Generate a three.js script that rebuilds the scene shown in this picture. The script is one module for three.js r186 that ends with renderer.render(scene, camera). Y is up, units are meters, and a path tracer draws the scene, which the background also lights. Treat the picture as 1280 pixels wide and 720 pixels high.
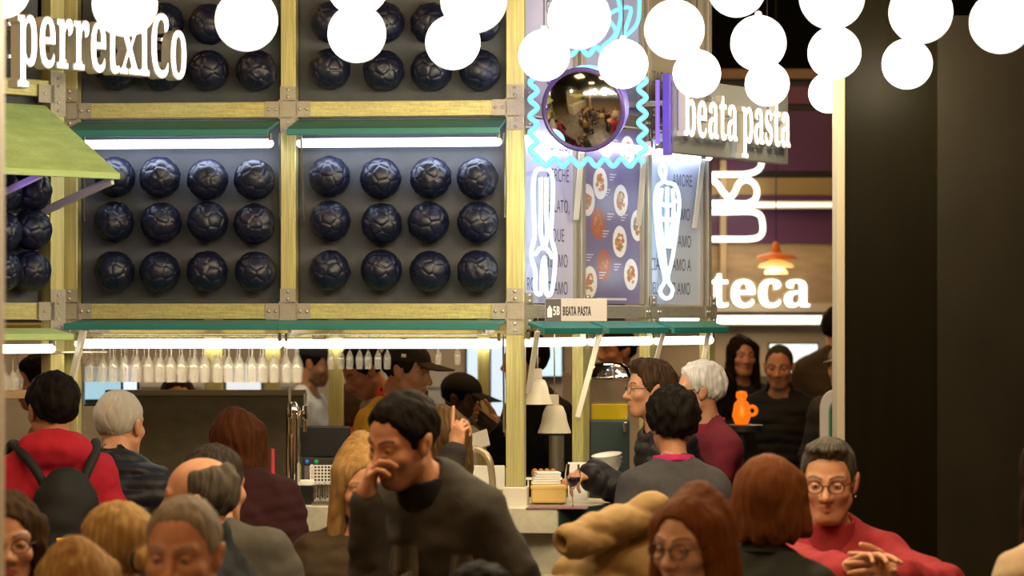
import * as THREE from 'three';
import { RoundedBoxGeometry } from 'three/addons/geometries/RoundedBoxGeometry.js';
import { mergeGeometries } from 'three/addons/utils/BufferGeometryUtils.js';
import { FontLoader } from 'three/addons/loaders/FontLoader.js';
import { TextGeometry } from 'three/addons/geometries/TextGeometry.js';
import { RectAreaLightUniformsLib } from 'three/addons/lights/RectAreaLightUniformsLib.js';
import { createNoise3D } from 'simplex-noise';

// ───────── camera, exposure, large lights ─────────
const F = 3400, CX = 640, CY = 400, EYE = 1.8;           // focal length and horizon in pixels of the 1280x720 frame
const scene = new THREE.Scene();
scene.background = new THREE.Color(0x000000);
const camera = new THREE.PerspectiveCamera(2 * Math.atan(360 / F) * 180 / Math.PI, 16 / 9, 0.1, 100);
camera.position.set(0, EYE, 0);
camera.lookAt(0, EYE, -10);
camera.setViewOffset(1280, 720, 0, -40, 1280, 720);
camera.focus = 9.9;
camera.userData.fStop = 3.6;
const renderer = new THREE.WebGLRenderer({ antialias: true });
renderer.toneMapping = THREE.LinearToneMapping;
renderer.toneMappingExposure = 1.0;
renderer.shadowMap.enabled = true;
RectAreaLightUniformsLib.init();

const WARM = new THREE.Color().setRGB(1, 0.56, 0.23), GLOBE = new THREE.Color().setRGB(1, 0.83, 0.52), COOL = new THREE.Color().setRGB(0.62, 0.74, 1.0);
const GLOBE_CD = 1.15, HALL_NITS = 13, TUBE_NITS = 16, BACK_NITS = 16;

// ───────── helpers ─────────
let seed = 12345;
const rnd = () => { seed = (seed * 1664525 + 1013904223) >>> 0; return seed / 4294967296; };
const rr = (a, b) => a + (b - a) * rnd();
const noise3 = createNoise3D(() => rnd());
const V = (x, y, z) => new THREE.Vector3(x, y, z);
const P = (px, py, d) => V((px - CX) * d / F, EYE - (py - CY) * d / F, -d);   // pixel and distance to place
const clamp = (x, a, b) => Math.min(b, Math.max(a, x)), lerp = (a, b, t) => a + (b - a) * t, sstep = (a, b, x) => { const t = clamp((x - a) / (b - a), 0, 1); return t * t * (3 - 2 * t); };
const used = new Map();
const numbered = (n) => { const k = used.get(n) ?? 0; used.set(n, k + 1); return k ? n + '_' + String(k).padStart(3, '0') : n; };
const M = (c, roughness = 0.6, metalness = 0, extra = {}) => { const m = new THREE.MeshPhysicalMaterial({ roughness, metalness, ...extra }); Array.isArray(c) ? m.color.setRGB(...c) : m.color.set(c); return m; };
const glow = (c, k, rough = 0.4, base = 0xffffff) => { const m = new THREE.MeshStandardMaterial({ color: base, roughness: rough, emissiveIntensity: k }); Array.isArray(c) ? m.emissive.setRGB(...c) : m.emissive.copy(c); return m; };
function shade(o) { o.traverse?.((c) => { if (c.isMesh) { c.castShadow = true; c.receiveShadow = true; } }); return o; }
function tag(o, label, category, group) { o.userData.label = label; o.userData.category = category; if (group) o.userData.group = group; return o; }
function thing(name, label, category, pos, group) {
  const g = new THREE.Group(); g.name = numbered(name); g.position.copy(pos ?? V(0, 0, 0)); scene.add(g);
  return tag(g, label, category, group);
}
function part(name, geo, mat, parent, pos, rotY = 0) {                     // pos is in world metres; parents are groups without rotation unless local is wanted
  const m = new THREE.Mesh(geo, mat); m.name = name; m.castShadow = m.receiveShadow = true;
  if (pos) m.position.copy(pos);
  m.rotation.y = rotY;
  if (parent) parent.add(m);
  return m;
}
const world = (m, parent) => { let p = parent; while (p && p !== scene) { m.position.sub(p.position); p = p.parent; } return m; };
function single(name, geo, mat, label, category, pos, rotY = 0, group) { const m = part(numbered(name), geo, mat, scene, pos, rotY); return tag(m, label, category, group); }
function structure(name, geo, mat, pos, rotY = 0) { const m = part(numbered(name), geo, mat, scene, pos, rotY); m.userData.kind = 'structure'; return m; }
const box = (w, h, d, r = 0.004) => new RoundedBoxGeometry(w, h, d, 2, Math.min(r, w / 2.01, h / 2.01, d / 2.01));
const plain = (w, h, d) => new THREE.BoxGeometry(w, h, d);
function moved(g, x, y, z, ry = 0, rx = 0, rz = 0) { const m = new THREE.Matrix4().makeRotationFromEuler(new THREE.Euler(rx, ry, rz, 'YXZ')); m.setPosition(x, y, z); return g.applyMatrix4(m); }
const merged = (list) => mergeGeometries(list.map((g) => { const n = g.index ? g.toNonIndexed() : g; for (const k of Object.keys(n.attributes)) if (!['position', 'normal', 'uv'].includes(k)) n.deleteAttribute(k); return n; }));
function barGeo(a, b, w, h, r = 0.003) {                                    // a bar of section w x h from a to b, in world metres
  const d = b.clone().sub(a), L = d.length(), g = box(w, h, L, r), m = new THREE.Matrix4();
  const up = Math.abs(d.y) > 0.95 * L ? V(0, 0, 1) : V(0, 1, 0);
  m.lookAt(b, a, up); m.setPosition(a.clone().add(b).multiplyScalar(0.5));
  return g.applyMatrix4(m);
}
const tubeGeo = (pts, r, seg = 80, closed = false, rad = 10) => new THREE.TubeGeometry(new THREE.CatmullRomCurve3(pts, closed, 'centripetal'), seg, r, rad, closed);
const lathe = (pts, seg = 32) => new THREE.LatheGeometry(pts.map(([x, y]) => new THREE.Vector2(x, y)), seg);
function areaLight(color, nits, w, h, pos, target) { const l = new THREE.RectAreaLight(color, nits, w, h); l.position.copy(pos); l.lookAt(target); scene.add(l); return l; }
function pointLight(color, cd, pos, radius = 1) { const l = new THREE.PointLight(color, cd, 0, 2); l.position.copy(pos); l.castShadow = true; l.shadow.radius = radius; scene.add(l); return l; }
function canvasTex(w, h, draw) { const c = document.createElement('canvas'); c.width = w; c.height = h; const g = c.getContext('2d'); draw(g, w, h); const t = new THREE.CanvasTexture(c); t.colorSpace = THREE.SRGBColorSpace; t.magFilter = THREE.LinearFilter; return t; }
function grainTex(w, h, fn, srgb = true) {
  const a = new Uint8Array(w * h * 4);
  for (let y = 0; y < h; y++) for (let x = 0; x < w; x++) { const c = fn(x / w, y / h), i = (y * w + x) * 4; for (let k = 0; k < 3; k++) a[i + k] = clamp(c[k] * 255, 0, 255); a[i + 3] = 255; }
  const t = new THREE.DataTexture(a, w, h); t.wrapS = t.wrapT = THREE.RepeatWrapping; t.magFilter = THREE.LinearFilter; if (srgb) t.colorSpace = THREE.SRGBColorSpace; t.needsUpdate = true; return t;
}
// a wall seen in plan: origin, direction u to the right along it, n outwards
class Face {
  constructor(a, b) { this.o = V(a.x, 0, a.z); this.u = V(b.x - a.x, 0, b.z - a.z).normalize(); this.len = Math.hypot(b.x - a.x, b.z - a.z); this.rot = Math.atan2(-this.u.z, this.u.x); this.n = V(Math.sin(this.rot), 0, Math.cos(this.rot)); }
  pt(u, y, n = 0) { return this.o.clone().addScaledVector(this.u, u).addScaledVector(this.n, n).setY(y); }
  at(px, py, n = 0) { const o = this.pt(0, 0, n), k = (px - CX) / F, u = (k * -o.z - o.x) / (this.u.x + k * this.u.z), d = -(o.z + u * this.u.z); return { u, y: EYE - (py - CY) * d / F, d }; }
  px(px, py, n = 0) { const r = this.at(px, py, n); return this.pt(r.u, r.y, n); }
}
const LEFT_D = 10.18;
const front = new Face(P(90, 400, LEFT_D), P(645, 400, 10));
const sideDir = V(Math.sin(0.583), 0, -Math.cos(0.583));
const corner = front.pt(front.len, 0);
const side = new Face(corner, corner.clone().addScaledVector(sideDir, 1.5));
const leftEnd = P(66, 400, 10.03);
const left = new Face(leftEnd.clone().add(V(-1.2, 0, 1.2)), leftEnd);

// ───────── materials ─────────
const streak = grainTex(256, 256, (u, v) => { const a = noise3(u * 60, v * 3, 1) * 0.05 + noise3(u * 6, v * 6, 4) * 0.07 + noise3(u * 22, v * 22, 9) * 0.03; const k = 0.9 + a; return [k, k * (0.99 + a * 0.1), k * (0.97 - a * 0.35)]; });
const mottled = grainTex(256, 256, (u, v) => { const k = 0.92 + noise3(u * 8, v * 8, 2) * 0.05 + noise3(u * 40, v * 40, 5) * 0.03; return [k, k, k]; });
const concrete = grainTex(512, 512, (u, v) => { const k = 0.8 + noise3(u * 6, v * 6, 3) * 0.1 + noise3(u * 30, v * 30, 7) * 0.06 + noise3(u * 90, v * 90, 7) * 0.04; return [k, k, k]; });
const MT = {
  frame: M([0.59, 0.555, 0.25], 0.42, 0.35, { map: streak }),
  plate: M([0.42, 0.38, 0.31], 0.5, 0.4, { map: mottled }),
  bolt: M([0.62, 0.58, 0.48], 0.3, 0.8),
  board: M([0.062, 0.068, 0.080], 0.62, 0, { map: mottled }),
  ball: M([0.0035, 0.0052, 0.021], 0.42, 0, {}),
  teal: M([0.018, 0.19, 0.17], 0.5, 0, { map: mottled }),
  green: M([0.48, 0.66, 0.25], 0.6, 0, { map: mottled }),
  strut: M([0.72, 0.68, 0.60], 0.4, 0.3),
  steel: M([0.55, 0.52, 0.47], 0.22, 0.9),
  chrome: M([0.85, 0.84, 0.82], 0.07, 1),
  dark: M([0.012, 0.011, 0.010], 0.45, 0),
  black: M([0.006, 0.006, 0.006], 0.35, 0),
  glass: M([1, 1, 1], 0.0, 0, { transmission: 1, thickness: 0.004, ior: 1.45 }),
  hung: M([0.95, 0.93, 0.9], 0.06, 0, { transmission: 0.8, thickness: 0, specularIntensity: 1 }),
  pane: M([0.96, 0.98, 1], 0.02, 0, { transmission: 1, thickness: 0 }),
  stone: M([0.68, 0.64, 0.50], 0.4, 0, { map: mottled }),
  counterBase: M([0.62, 0.58, 0.46], 0.55, 0, { map: mottled }),
  darkTeal: M([0.025, 0.05, 0.05], 0.4, 0),
  white: M([0.78, 0.77, 0.74], 0.5),
  cream: M([0.72, 0.64, 0.50], 0.3),
  purple: M([0.10, 0.03, 0.10], 0.35),
  tan: M([0.45, 0.33, 0.19], 0.6, 0, { map: mottled }),
  wood: M([0.34, 0.21, 0.10], 0.5, 0, { map: streak }),
  orange: M([0.85, 0.28, 0.02], 0.5, 0, { transmission: 0.3 }),
  tube: glow([1, 0.93, 0.80], 4),
  tubeCool: glow([0.93, 0.95, 1], 5),
};

// ───────── the hall: floor, ceiling, walls ─────────
concrete.repeat.set(8, 8);
structure('floor', plain(26, 0.2, 34), M([0.36, 0.32, 0.28], 0.4, 0, { map: concrete }), V(0, -0.1, -7));
structure('ceiling', plain(26, 0.2, 34), M([0.03, 0.026, 0.02], 0.8), V(0, 5.7, -7));
structure('wall_left', plain(0.2, 5.6, 34), M([0.09, 0.075, 0.055], 0.8), V(-12.9, 2.8, -7));
structure('wall_right', plain(0.2, 5.6, 34), M([0.09, 0.075, 0.055], 0.8), V(12.9, 2.8, -7));
structure('wall_behind_camera', plain(26, 5.6, 0.2), M([0.12, 0.10, 0.07], 0.8), V(0, 2.8, 9.9));
structure('wall_far', plain(26, 5.6, 0.2), M([0.035, 0.028, 0.02], 0.8), V(0, 2.8, -23.9));
// hall ceiling panels, out of the frame overhead
for (const [x, z] of [[-3, -4.5], [0.5, -3], [3.2, -6.2], [-4, -8.5], [2.6, 0.5], [-2.4, 0.5], [0.4, -13.5], [-3.2, -14.2], [2.0, -12.6]]) {
  const t = thing('ceiling_lamp', 'square warm ceiling lamp panel high above the hall', 'lamp', V(x, 5.1, z), 'hall ceiling lamps');
  part('housing', box(1.24, 0.06, 1.24, 0.01), MT.dark, t, V(0, 0.04, 0));
  part('diffuser', plain(1.2, 0.01, 1.2), glow(WARM, 1.2), t, V(0, 0.004, 0));
  part('cable', new THREE.CylinderGeometry(0.006, 0.006, 0.5, 8), MT.black, t, V(0, 0.32, 0));
  areaLight(WARM, HALL_NITS, 1.2, 1.2, V(x, 5.095, z), V(x, 0, z));
}

// ───────── globe pendants ─────────
const GLOBES = [[2, -12, 35], [156, 5, 40], [308, 25, 38.5], [447, -19, 38], [446, 42, 36], [592, 0, 40.5], [566, 53, 34], [680, 69, 32], [724, 22, 38.5], [779, 80, 31], [843, 37, 37], [871, 92, 30], [921, -15, 36], [948, 54, 34.5], [959, 105, 28], [1040, -4, 40], [1043, 66, 33], [1036, 116, 25.5], [1151, 15, 39], [1134, 80, 31.5], [1251, 28, 38.5]];
const GR = 0.08, globeGeo = new THREE.SphereGeometry(GR, 40, 28), globeMat = glow([1, 0.97, 0.91], 2.6);
const globeLabels = ['hanging over the first letter of the sign perretxiCo', 'covering the middle letters of the sign perretxiCo', 'hanging alone before the upper footballs near the mid post', 'upper of the stacked pair beside the mid post', 'lower of the stacked pair beside the mid post', 'larger one of the touching pair near the corner post', 'smaller one of the touching pair near the corner post', 'touching the corner of the wavy neon frame at the corner post', 'large one directly above the round mirror', 'overlapping the rim of the round mirror', 'larger one of the pair above the word beata', 'smaller one touching the top of the word beata', 'hanging high between the words beata and pasta', 'larger one of the pair above the word pasta', 'smaller one touching the top of the word pasta', 'top one of the column of three at the cream wall trim', 'middle one of the column of three at the cream wall trim', 'lowest one of three, half hidden by the cream wall trim', 'larger one of the pair before the seam of the black panels', 'smaller one of the pair before the seam of the black panels', 'single one before the lighter black wall panel'];
GLOBES.forEach(([px, py, r], gi) => {
  const c = P(px, py, F * GR / r);
  const t = thing('globe_lamp', 'white globe lamp ' + globeLabels[gi], 'lamp', c.clone(), 'hanging globe lamps');
  part('globe', globeGeo, globeMat, t);
  part('cap', new THREE.CylinderGeometry(0.008, 0.012, 0.014, 16), MT.white, t, V(0, GR + 0.004, 0));
  part('cord', new THREE.CylinderGeometry(0.0022, 0.0022, 5.6 - c.y - GR, 6), MT.black, t, V(0, GR + (5.6 - c.y - GR) / 2, 0));
  pointLight(GLOBE, GLOBE_CD, c, 3);
});

// ───────── the stall: frame, boards, flaps ─────────
const TUBE = 0.058, YL = front.at(640, 389).y, YU = front.at(640, 135).y, YT = YU + (YU - YL), YC = front.at(640, 632).y;
const UM = front.at(362, 400).u, UR = front.len;
const SU = [0, ...[726, 809, 884].map((x) => side.at(x, 400).u)];
const frame = thing('stall_frame', 'yellowish bolted square steel frame of the corner bar stall', 'stall frame', front.pt(0, 0));
const postAt = (f, u, y0, y1, w = TUBE) => world(part('post', box(w, y1 - y0, w, 0.004), MT.frame, frame, f.pt(u, (y0 + y1) / 2), f.rot), frame);
for (const u of [0, UM, UR]) postAt(front, u, u === UM ? YL : u === UR ? YC : 0, YT + 0.4, u === UR ? 0.068 : TUBE);
SU.slice(1).forEach((u, k) => { postAt(side, u, k ? 0 : YC, YL, 0.05); postAt(side, u, YL, YT + 0.4, 0.03).material = MT.plate; });
const beamOn = (f, u0, u1, y, h = TUBE, d = TUBE) => world(part('beam', box(u1 - u0, h, d, 0.004), MT.frame, frame, f.pt((u0 + u1) / 2, y), f.rot), frame);
for (const y of [YL, YU, YT]) { beamOn(front, TUBE / 2, UM - TUBE / 2, y); beamOn(front, UM + TUBE / 2, UR - 0.034, y); for (let k = 0; k < 3; k++) beamOn(side, SU[k] + 0.03, SU[k + 1] - 0.025, y, 0.05, 0.045).material = MT.plate; }
const rivet = new THREE.SphereGeometry(0.0065, 10, 6, 0, Math.PI * 2, 0, Math.PI / 2).rotateX(Math.PI / 2);
function gusset(f, u, y, arms, n = TUBE / 2 + 0.003, s = 1) {
  const g = [], b = [], L = 0.055 * s, t = 0.006;
  g.push(moved(plain(TUBE * s + 0.012, TUBE * s + 0.012, t), 0, 0, 0));
  for (const [dx, dy] of arms) {
    g.push(moved(plain(dx ? L : TUBE * s, dy ? L : TUBE * s, t), dx * (TUBE * s / 2 + L / 2), dy * (TUBE * s / 2 + L / 2), 0));
    for (const q of [0.3, 0.78]) b.push(moved(rivet.clone(), dx * (TUBE * s / 2 + L * q), dy * (TUBE * s / 2 + L * q), t / 2));
  }
  const p = world(part('gusset_plate', merged(g), MT.plate, frame, f.pt(u, y, n), f.rot), frame);
  part('bolts', merged(b), MT.bolt, p).userData.kind = 'stuff';
}
for (const y of [YL, YU]) {
  gusset(front, 0.0, y, [[1, 0], [0, 1], [0, -1]]);
  gusset(front, UM, y, y === YL ? [[1, 0], [-1, 0], [0, 1]] : [[1, 0], [-1, 0], [0, 1], [0, -1]]);
  gusset(front, UR, y, [[-1, 0], [0, 1], [0, -1]], 0.037);
  gusset(side, 0.03, y, [[0, 1], [0, -1]], 0.037, 0.8);
  for (let k = 1; k < 4; k++) gusset(side, SU[k], y, k === 3 ? [[-1, 0], [0, 1], [0, -1]] : [[1, 0], [-1, 0], [0, 1], [0, -1]], 0.028, 0.75);
}

world(part('foot_plate', box(0.09, 0.07, 0.085, 0.004), MT.strut, frame, front.pt(UR, YC + 0.035), front.rot), frame);
// dark boards behind the footballs
const boardTones = ['beside the mid post', 'beside the corner post'];
const bays = [[0, UM, 'bay next to the green awning'], [UM, UR, 'bay next to the neon panels']], BN = -0.046;
bays.forEach(([a, b, w]) => [[YL, YU, 'lower'], [YU, YT, 'upper']].forEach(([y0, y1, lv]) => {
  single('display_board', box(b - a - TUBE, y1 - y0 - TUBE, 0.02, 0.002), MT.board, `dark slate board behind the footballs in the ${lv} ${w}`, 'board', front.pt((a + b) / 2, (y0 + y1) / 2, BN), front.rot);
}));

// footballs: a sphere with the seams of a truncated icosahedron
const ico = new THREE.IcosahedronGeometry(1, 0), iv = [];
for (let i = 0; i < ico.attributes.position.count; i++) { const v = V().fromBufferAttribute(ico.attributes.position, i).normalize(); if (!iv.some((q) => q.distanceTo(v) < 0.01)) iv.push(v); }
const patches = iv.map((v) => [v, 0.0]);
for (let i = 0; i < 12; i++) for (let j = i + 1; j < 12; j++) for (let k = j + 1; k < 12; k++) if (iv[i].distanceTo(iv[j]) < 1.1 && iv[j].distanceTo(iv[k]) < 1.1 && iv[i].distanceTo(iv[k]) < 1.1) patches.push([iv[i].clone().add(iv[j]).add(iv[k]).normalize(), 0.0283]);
function ballGeo(R, dent) {
  const g = new THREE.IcosahedronGeometry(1, 26), p = g.attributes.position, v = V();
  const seedv = rr(0, 50);
  for (let i = 0; i < p.count; i++) {
    v.fromBufferAttribute(p, i).normalize();
    let a = -9, b = -9;
    for (const [c, w] of patches) { const q = v.dot(c) - w; if (q > a) { b = a; a = q; } else if (q > b) b = q; }
    const seam = Math.exp(-Math.pow((a - b) / 0.03, 2)), puff = sstep(0, 0.12, a - b);
    const r = R * (1 - 0.026 * seam + 0.012 * puff + dent * 0.035 * noise3(v.x * 1.6 + seedv, v.y * 1.6, v.z * 1.6) + dent * 0.006 * noise3(v.x * 5 + seedv, v.y * 5, v.z * 5));
    p.setXYZ(i, v.x * r, v.y * r, v.z * r);
  }
  const idx = new Map(), pos = [], index = [];
  for (let i = 0; i < p.count; i++) { const k = [p.getX(i), p.getY(i), p.getZ(i)].map((x) => Math.round(x * 1e5)).join(); if (!idx.has(k)) { idx.set(k, pos.length / 3); pos.push(p.getX(i), p.getY(i), p.getZ(i)); } index.push(idx.get(k)); }
  const o = new THREE.BufferGeometry(); o.setAttribute('position', new THREE.Float32BufferAttribute(pos, 3)); o.setIndex(index); o.computeVertexNormals(); return o;
}
const balls = [0.4, 1, 0.7].map((d) => ballGeo(0.0755, d));
let ballCount = 0;
function football(f, px, py, n, label, group) {
  const b = single('football', balls[ballCount++ % 3], MT.ball, label, 'football', f.px(px, py, n), 0, group);
  b.rotation.set(rr(0, 6), rr(0, 6), rr(0, 6)); return b;
}
const BX = [[143, 201, 260, 319], [411, 477, 537, 597.5]], rowName = ['top', 'middle', 'bottom'];
bays.forEach(([a, b, w], k) => {
  [[223, 279, 338.5], [-30, 29, 88]].forEach((ys, lv) => ys.forEach((y, row) => { if (y > -30) BX[k].forEach((x, i) => football(front, x + (lv ? 2 : 0) + rr(-1.5, 1.5), y + (k ? -1 : 0) + rr(-2, 2), 0.042, `navy football, ${rowName[row]} row, ${lv ? 'upper' : 'lower'} board ${k ? 'by the neon' : 'by the awning'}, ${['first', 'second', 'third', 'fourth'][3 - i]} from the ${k ? 'corner' : 'mid'} post`, `${rowName[row]} row footballs, ${lv ? 'upper' : 'lower'} board, ${w}`)); }));
});

// teal flaps, hinged on the beams, and the light tubes under them
function flap(f, u0, u1, y, reach, drop, mat, label, group) {
  const w = u1 - u0, L = Math.hypot(reach, drop);
  const t = thing('hinged_flap', label, 'flap', f.pt((u0 + u1) / 2, y, 0.03), group); t.rotation.y = f.rot;
  const p = part('panel', box(w, 0.012, L, 0.003), mat, t, V(0, -drop / 2, reach / 2)); p.rotation.set(Math.atan2(drop, reach), 0, 0);
  part('hem_rail', box(w, 0.024, 0.016, 0.003), mat, t, V(0, -drop - 0.006, reach));
  part('hinge', new THREE.CylinderGeometry(0.006, 0.006, w * 0.9, 10).rotateZ(Math.PI / 2), MT.steel, t, V(0, 0, 0));
  return t;
}
function tubeLamp(f, u0, u1, y, n, label, mat, color, nits, group, r = 0.0165) {
  const t = thing('tube_lamp', label, 'lamp', f.pt((u0 + u1) / 2, y, n), group); t.rotation.y = f.rot;
  const L = u1 - u0;
  part('tube', new THREE.CapsuleGeometry(r, L - 0.03, 6, 14).rotateZ(Math.PI / 2), mat, t);
  for (const s of [-1, 1]) part('end_clip', box(0.012, 0.03, 0.03, 0.003), MT.steel, t, V(s * (L / 2 - 0.01), r + 0.008, 0));
  areaLight(color, nits, L - 0.04, 2 * r, f.pt((u0 + u1) / 2, y - r - 0.003, n), f.pt((u0 + u1) / 2, y - 1, n));
  areaLight(color, nits * 0.5, L - 0.04, 2 * r, f.pt((u0 + u1) / 2, y, n - r - 0.003), f.pt((u0 + u1) / 2, y - 0.35, n - 1));
  return t;
}
bays.forEach(([a, b, w]) => {
  const u0 = a + 0.034, u1 = b - 0.034;
  flap(front, u0, u1, front.at(500, 152).y, 0.2, 0.045, MT.teal, `dark teal hinged flap above the footballs, ${w}`);
  flap(front, a ? a : u0, a ? u1 : b, front.at(500, 402).y, 0.2, 0.012, MT.teal, `teal hinged flap above the hanging glasses, ${w}`);
  tubeLamp(front, u0 + 0.01, u1 - 0.01, front.at(500, 178, 0.09).y, 0.09, `long white tube lamp over the footballs, ${w}`, MT.tubeCool, COOL, TUBE_NITS);
  tubeLamp(front, a ? a + 0.003 : u0 + 0.01, a ? u1 - 0.005 : b - 0.003, front.at(500, 430, 0.12).y, 0.12, `long white tube lamp over the bar, ${w}`, MT.tube, GLOBE, TUBE_NITS);
});
function strut(f, a, b, label, group, w = 0.02, mat = MT.strut) { const t = single('flap_strut', barGeo(a, b, w > 0.023 ? 0.014 : w, w > 0.023 ? w : 0.008), mat, label, 'strut', V(0, 0, 0), 0, group); t.geometry.computeBoundingBox(); const c = t.geometry.boundingBox.getCenter(V()); t.geometry.translate(-c.x, -c.y, -c.z); t.position.copy(c); return t; }
for (const [x0, y0, n0, x1, y1, n1] of [[350, 166, 0.2, 350.5, 272, 0.035], [376, 166, 0.2, 381, 276, 0.035], [630, 166, 0.2, 630.5, 272, 0.035], [105, 166, 0.2, 106, 276, 0.035]]) strut(front, front.px(x0, y0, n0), front.px(x1, y1, n1), 'thin stay rod of the upper flap ' + { 350: 'at the mid post, on its awning side', 376: 'at the mid post, on its neon side', 630: 'at the corner post', 105: 'at the post beside the green awning' }[x0], 'stay rods beside the footballs', 0.007, MT.steel);
for (const [x0, y0, n0, x1, y1, n1] of [[101, 418, 0.2, 105, 540, 0.035], [629, 418, 0.2, 630, 540, 0.035]]) strut(front, front.px(x0, y0, n0), front.px(x1, y1, n1), 'thin stay rod under the lower flap ' + (x0 > 300 ? 'at the corner post' : 'at the post beside the turned stall'), 'stay rods under the lower flaps', 0.007, MT.steel);
const sideName = ['beside the corner post', 'in the middle of the neon side', 'at the far end of the neon side'];
for (let k = 0; k < 3; k++) {
  const u0 = SU[k] + 0.03, u1 = SU[k + 1] - 0.027, yf = side.at(740, 403).y;
  flap(side, u0 - 0.01, u1 + 0.005, yf, 0.075, 0.025, MT.teal, `teal hinged flap over the side counter ${sideName[k]}`);
  tubeLamp(side, u0 - 0.015, u1 + 0.01, side.at(740, 427, 0.03).y, 0.03, `short white tube lamp over the side counter ${sideName[k]}`, MT.tube, GLOBE, TUBE_NITS);
  tubeLamp(side, u0, u1, side.at(740, 181, 0.03).y, 0.03, `short white tube lamp above the neon panel ${sideName[k]}`, MT.tubeCool, COOL, TUBE_NITS * 0.6);
}
const sStrut = [[672, 414, 660, 492], [750, 416, 722, 522], [830, 414, 815, 468], [886, 410, 876, 470]];
sStrut.forEach(([x0, y0, x1, y1], i) => strut(side, side.px(x0, y0, 0.1), side.px(x1, y1, 0.03), 'pale flat strut holding up a teal flap over the side counter', 'struts of the side flaps', 0.022));
for (const [x0, y0, x1, y1] of [[727, 190, 720, 275], [806, 190, 798, 282], [880, 190, 868, 285]]) strut(side, side.px(x0, y0, 0.1), side.px(x1, y1, 0.02), 'pale flat strut in front of the lit neon panels', 'struts before the neon panels', 0.022);

// ───────── the stall on the left, turned towards the aisle ─────────
const lf = thing('stall_frame', 'steel frame of the turned stall under the green awning', 'stall frame', left.pt(left.len, 0));
{
  const L = left.len, add = (n, g, m, p) => world(part(n, g, m, lf, p, left.rot), lf);
  add('post', box(0.062, YT + 0.4, 0.062, 0.004), MT.frame, left.pt(L, (YT + 0.4) / 2));
  add('post', box(0.062, YT + 0.4, 0.062, 0.004), MT.frame, left.pt(0.03, (YT + 0.4) / 2));
  for (const y of [YL, YU + 0.07, left.at(30, 275).y]) add('beam', box(L - 0.062, y > YL && y < YU ? 0.042 : 0.062, 0.05, 0.004), MT.frame, left.pt(L / 2, y, 0.0));
  for (const y of [YL, YU + 0.05]) { const g = add('gusset_plate', merged([plain(0.066, 0.16, 0.006), moved(plain(0.07, 0.066, 0.006), -0.05, 0, 0)]), MT.plate, left.pt(L - 0.002, y, 0.034)); part('bolts', merged([[0, 0.06], [0, 0.03], [0, -0.03], [0, -0.06], [-0.06, 0]].map(([x, q]) => moved(rivet.clone(), x, q, 0.003))), MT.bolt, g).userData.kind = 'stuff'; }
  single('display_board', box(L - 0.07, YU - YL + 0.8, 0.02, 0.002), MT.board, 'dark slate board behind the footballs under the green awning', 'board', left.pt(L / 2 - 0.01, (YU + YL + 0.8) / 2, -0.04), left.rot);
  for (const [x, y] of [[39, 238], [39, 287], [38, 339], [1, 338], [2, 290], [2, 240]]) football(left, x, y, 0.047, `navy football under the green awning, ${y < 250 ? 'top' : y < 300 ? 'middle' : 'bottom'} row, ${x > 20 ? 'next to the post' : 'second from the post'}`, 'footballs under the green awning');
  const uA = left.at(50, 136).u;
  flap(left, uA - 1.15, uA, left.at(50, 134).y, 0.45, 0.265, MT.green, 'light green sloping awning panel of the turned stall');
  flap(left, uA - 1.15, uA + 0.03, left.at(40, 412).y, 0.13, 0.02, MT.green, 'light green flap edge above the wine glasses of the turned stall');
  strut(left, left.px(53, 265, 0.035), left.pt(uA - 0.01, left.at(160, 226, 0.47).y, 0.455), 'pale strut from the post to the outer corner of the green awning', null, 0.03).scale.setScalar(1);
  strut(left, left.px(-20, 252, 0.035), left.pt(left.at(55, 216, 0.47).u, left.at(55, 218, 0.47).y, 0.455), 'pale strut under the middle of the green awning', null, 0.024);
  strut(left, left.pt(L + 0.03, left.at(66, 412).y, 0.15), left.pt(L + 0.02, left.at(66, 520).y, 0.04), 'pale flat strut down the post of the turned stall', null, 0.03);
  tubeLamp(left, 0.3, left.at(68, 436, 0.04).u, left.at(40, 436, 0.04).y, 0.04, 'white tube lamp over the hanging wine glasses of the turned stall', MT.tube, GLOBE, TUBE_NITS);
  structure('trim_turned_stall', box(0.9, 0.06, 0.3), MT.wood, left.pt(L - 0.55, left.at(40, 446).y, -0.3), left.rot);
  single('bar_shelf', box(1.1, 0.03, 0.3), MT.wood, 'wooden shelf under the hanging wine glasses of the turned stall', 'shelf', left.pt(L - 0.62, left.at(20, 493).y, -0.12), left.rot);
  single('bar_cabinet', merged([box(1.1, 0.9, 0.28), moved(plain(0.5, 0.8, 0.01), -0.27, 0, 0.142), moved(plain(0.5, 0.8, 0.01), 0.27, 0, 0.142)]), MT.dark, 'dark bar cabinet below the shelf of the turned stall', 'cabinet', left.pt(L - 0.62, left.at(20, 493).y - 0.47, -0.52), left.rot);
  single('bar_counter', merged([moved(box(1.3, 0.08, 0.5), 0, 0.04, 0), moved(box(1.2, 1.03, 0.4), 0, -0.52, 0)]), MT.stone, 'pale counter of the turned stall under the green awning', 'counter', left.pt(L - 0.72, YC - 0.08, -0.08), left.rot);
}
// near post at the left edge of the view
single('timber_post', box(0.14, 3.2, 0.14, 0.01), MT.tan, 'tan timber post at the side of the seating area', 'post', V(P(-44, 400, 5.2).x, 1.6, -5.2), 0.1);

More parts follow.
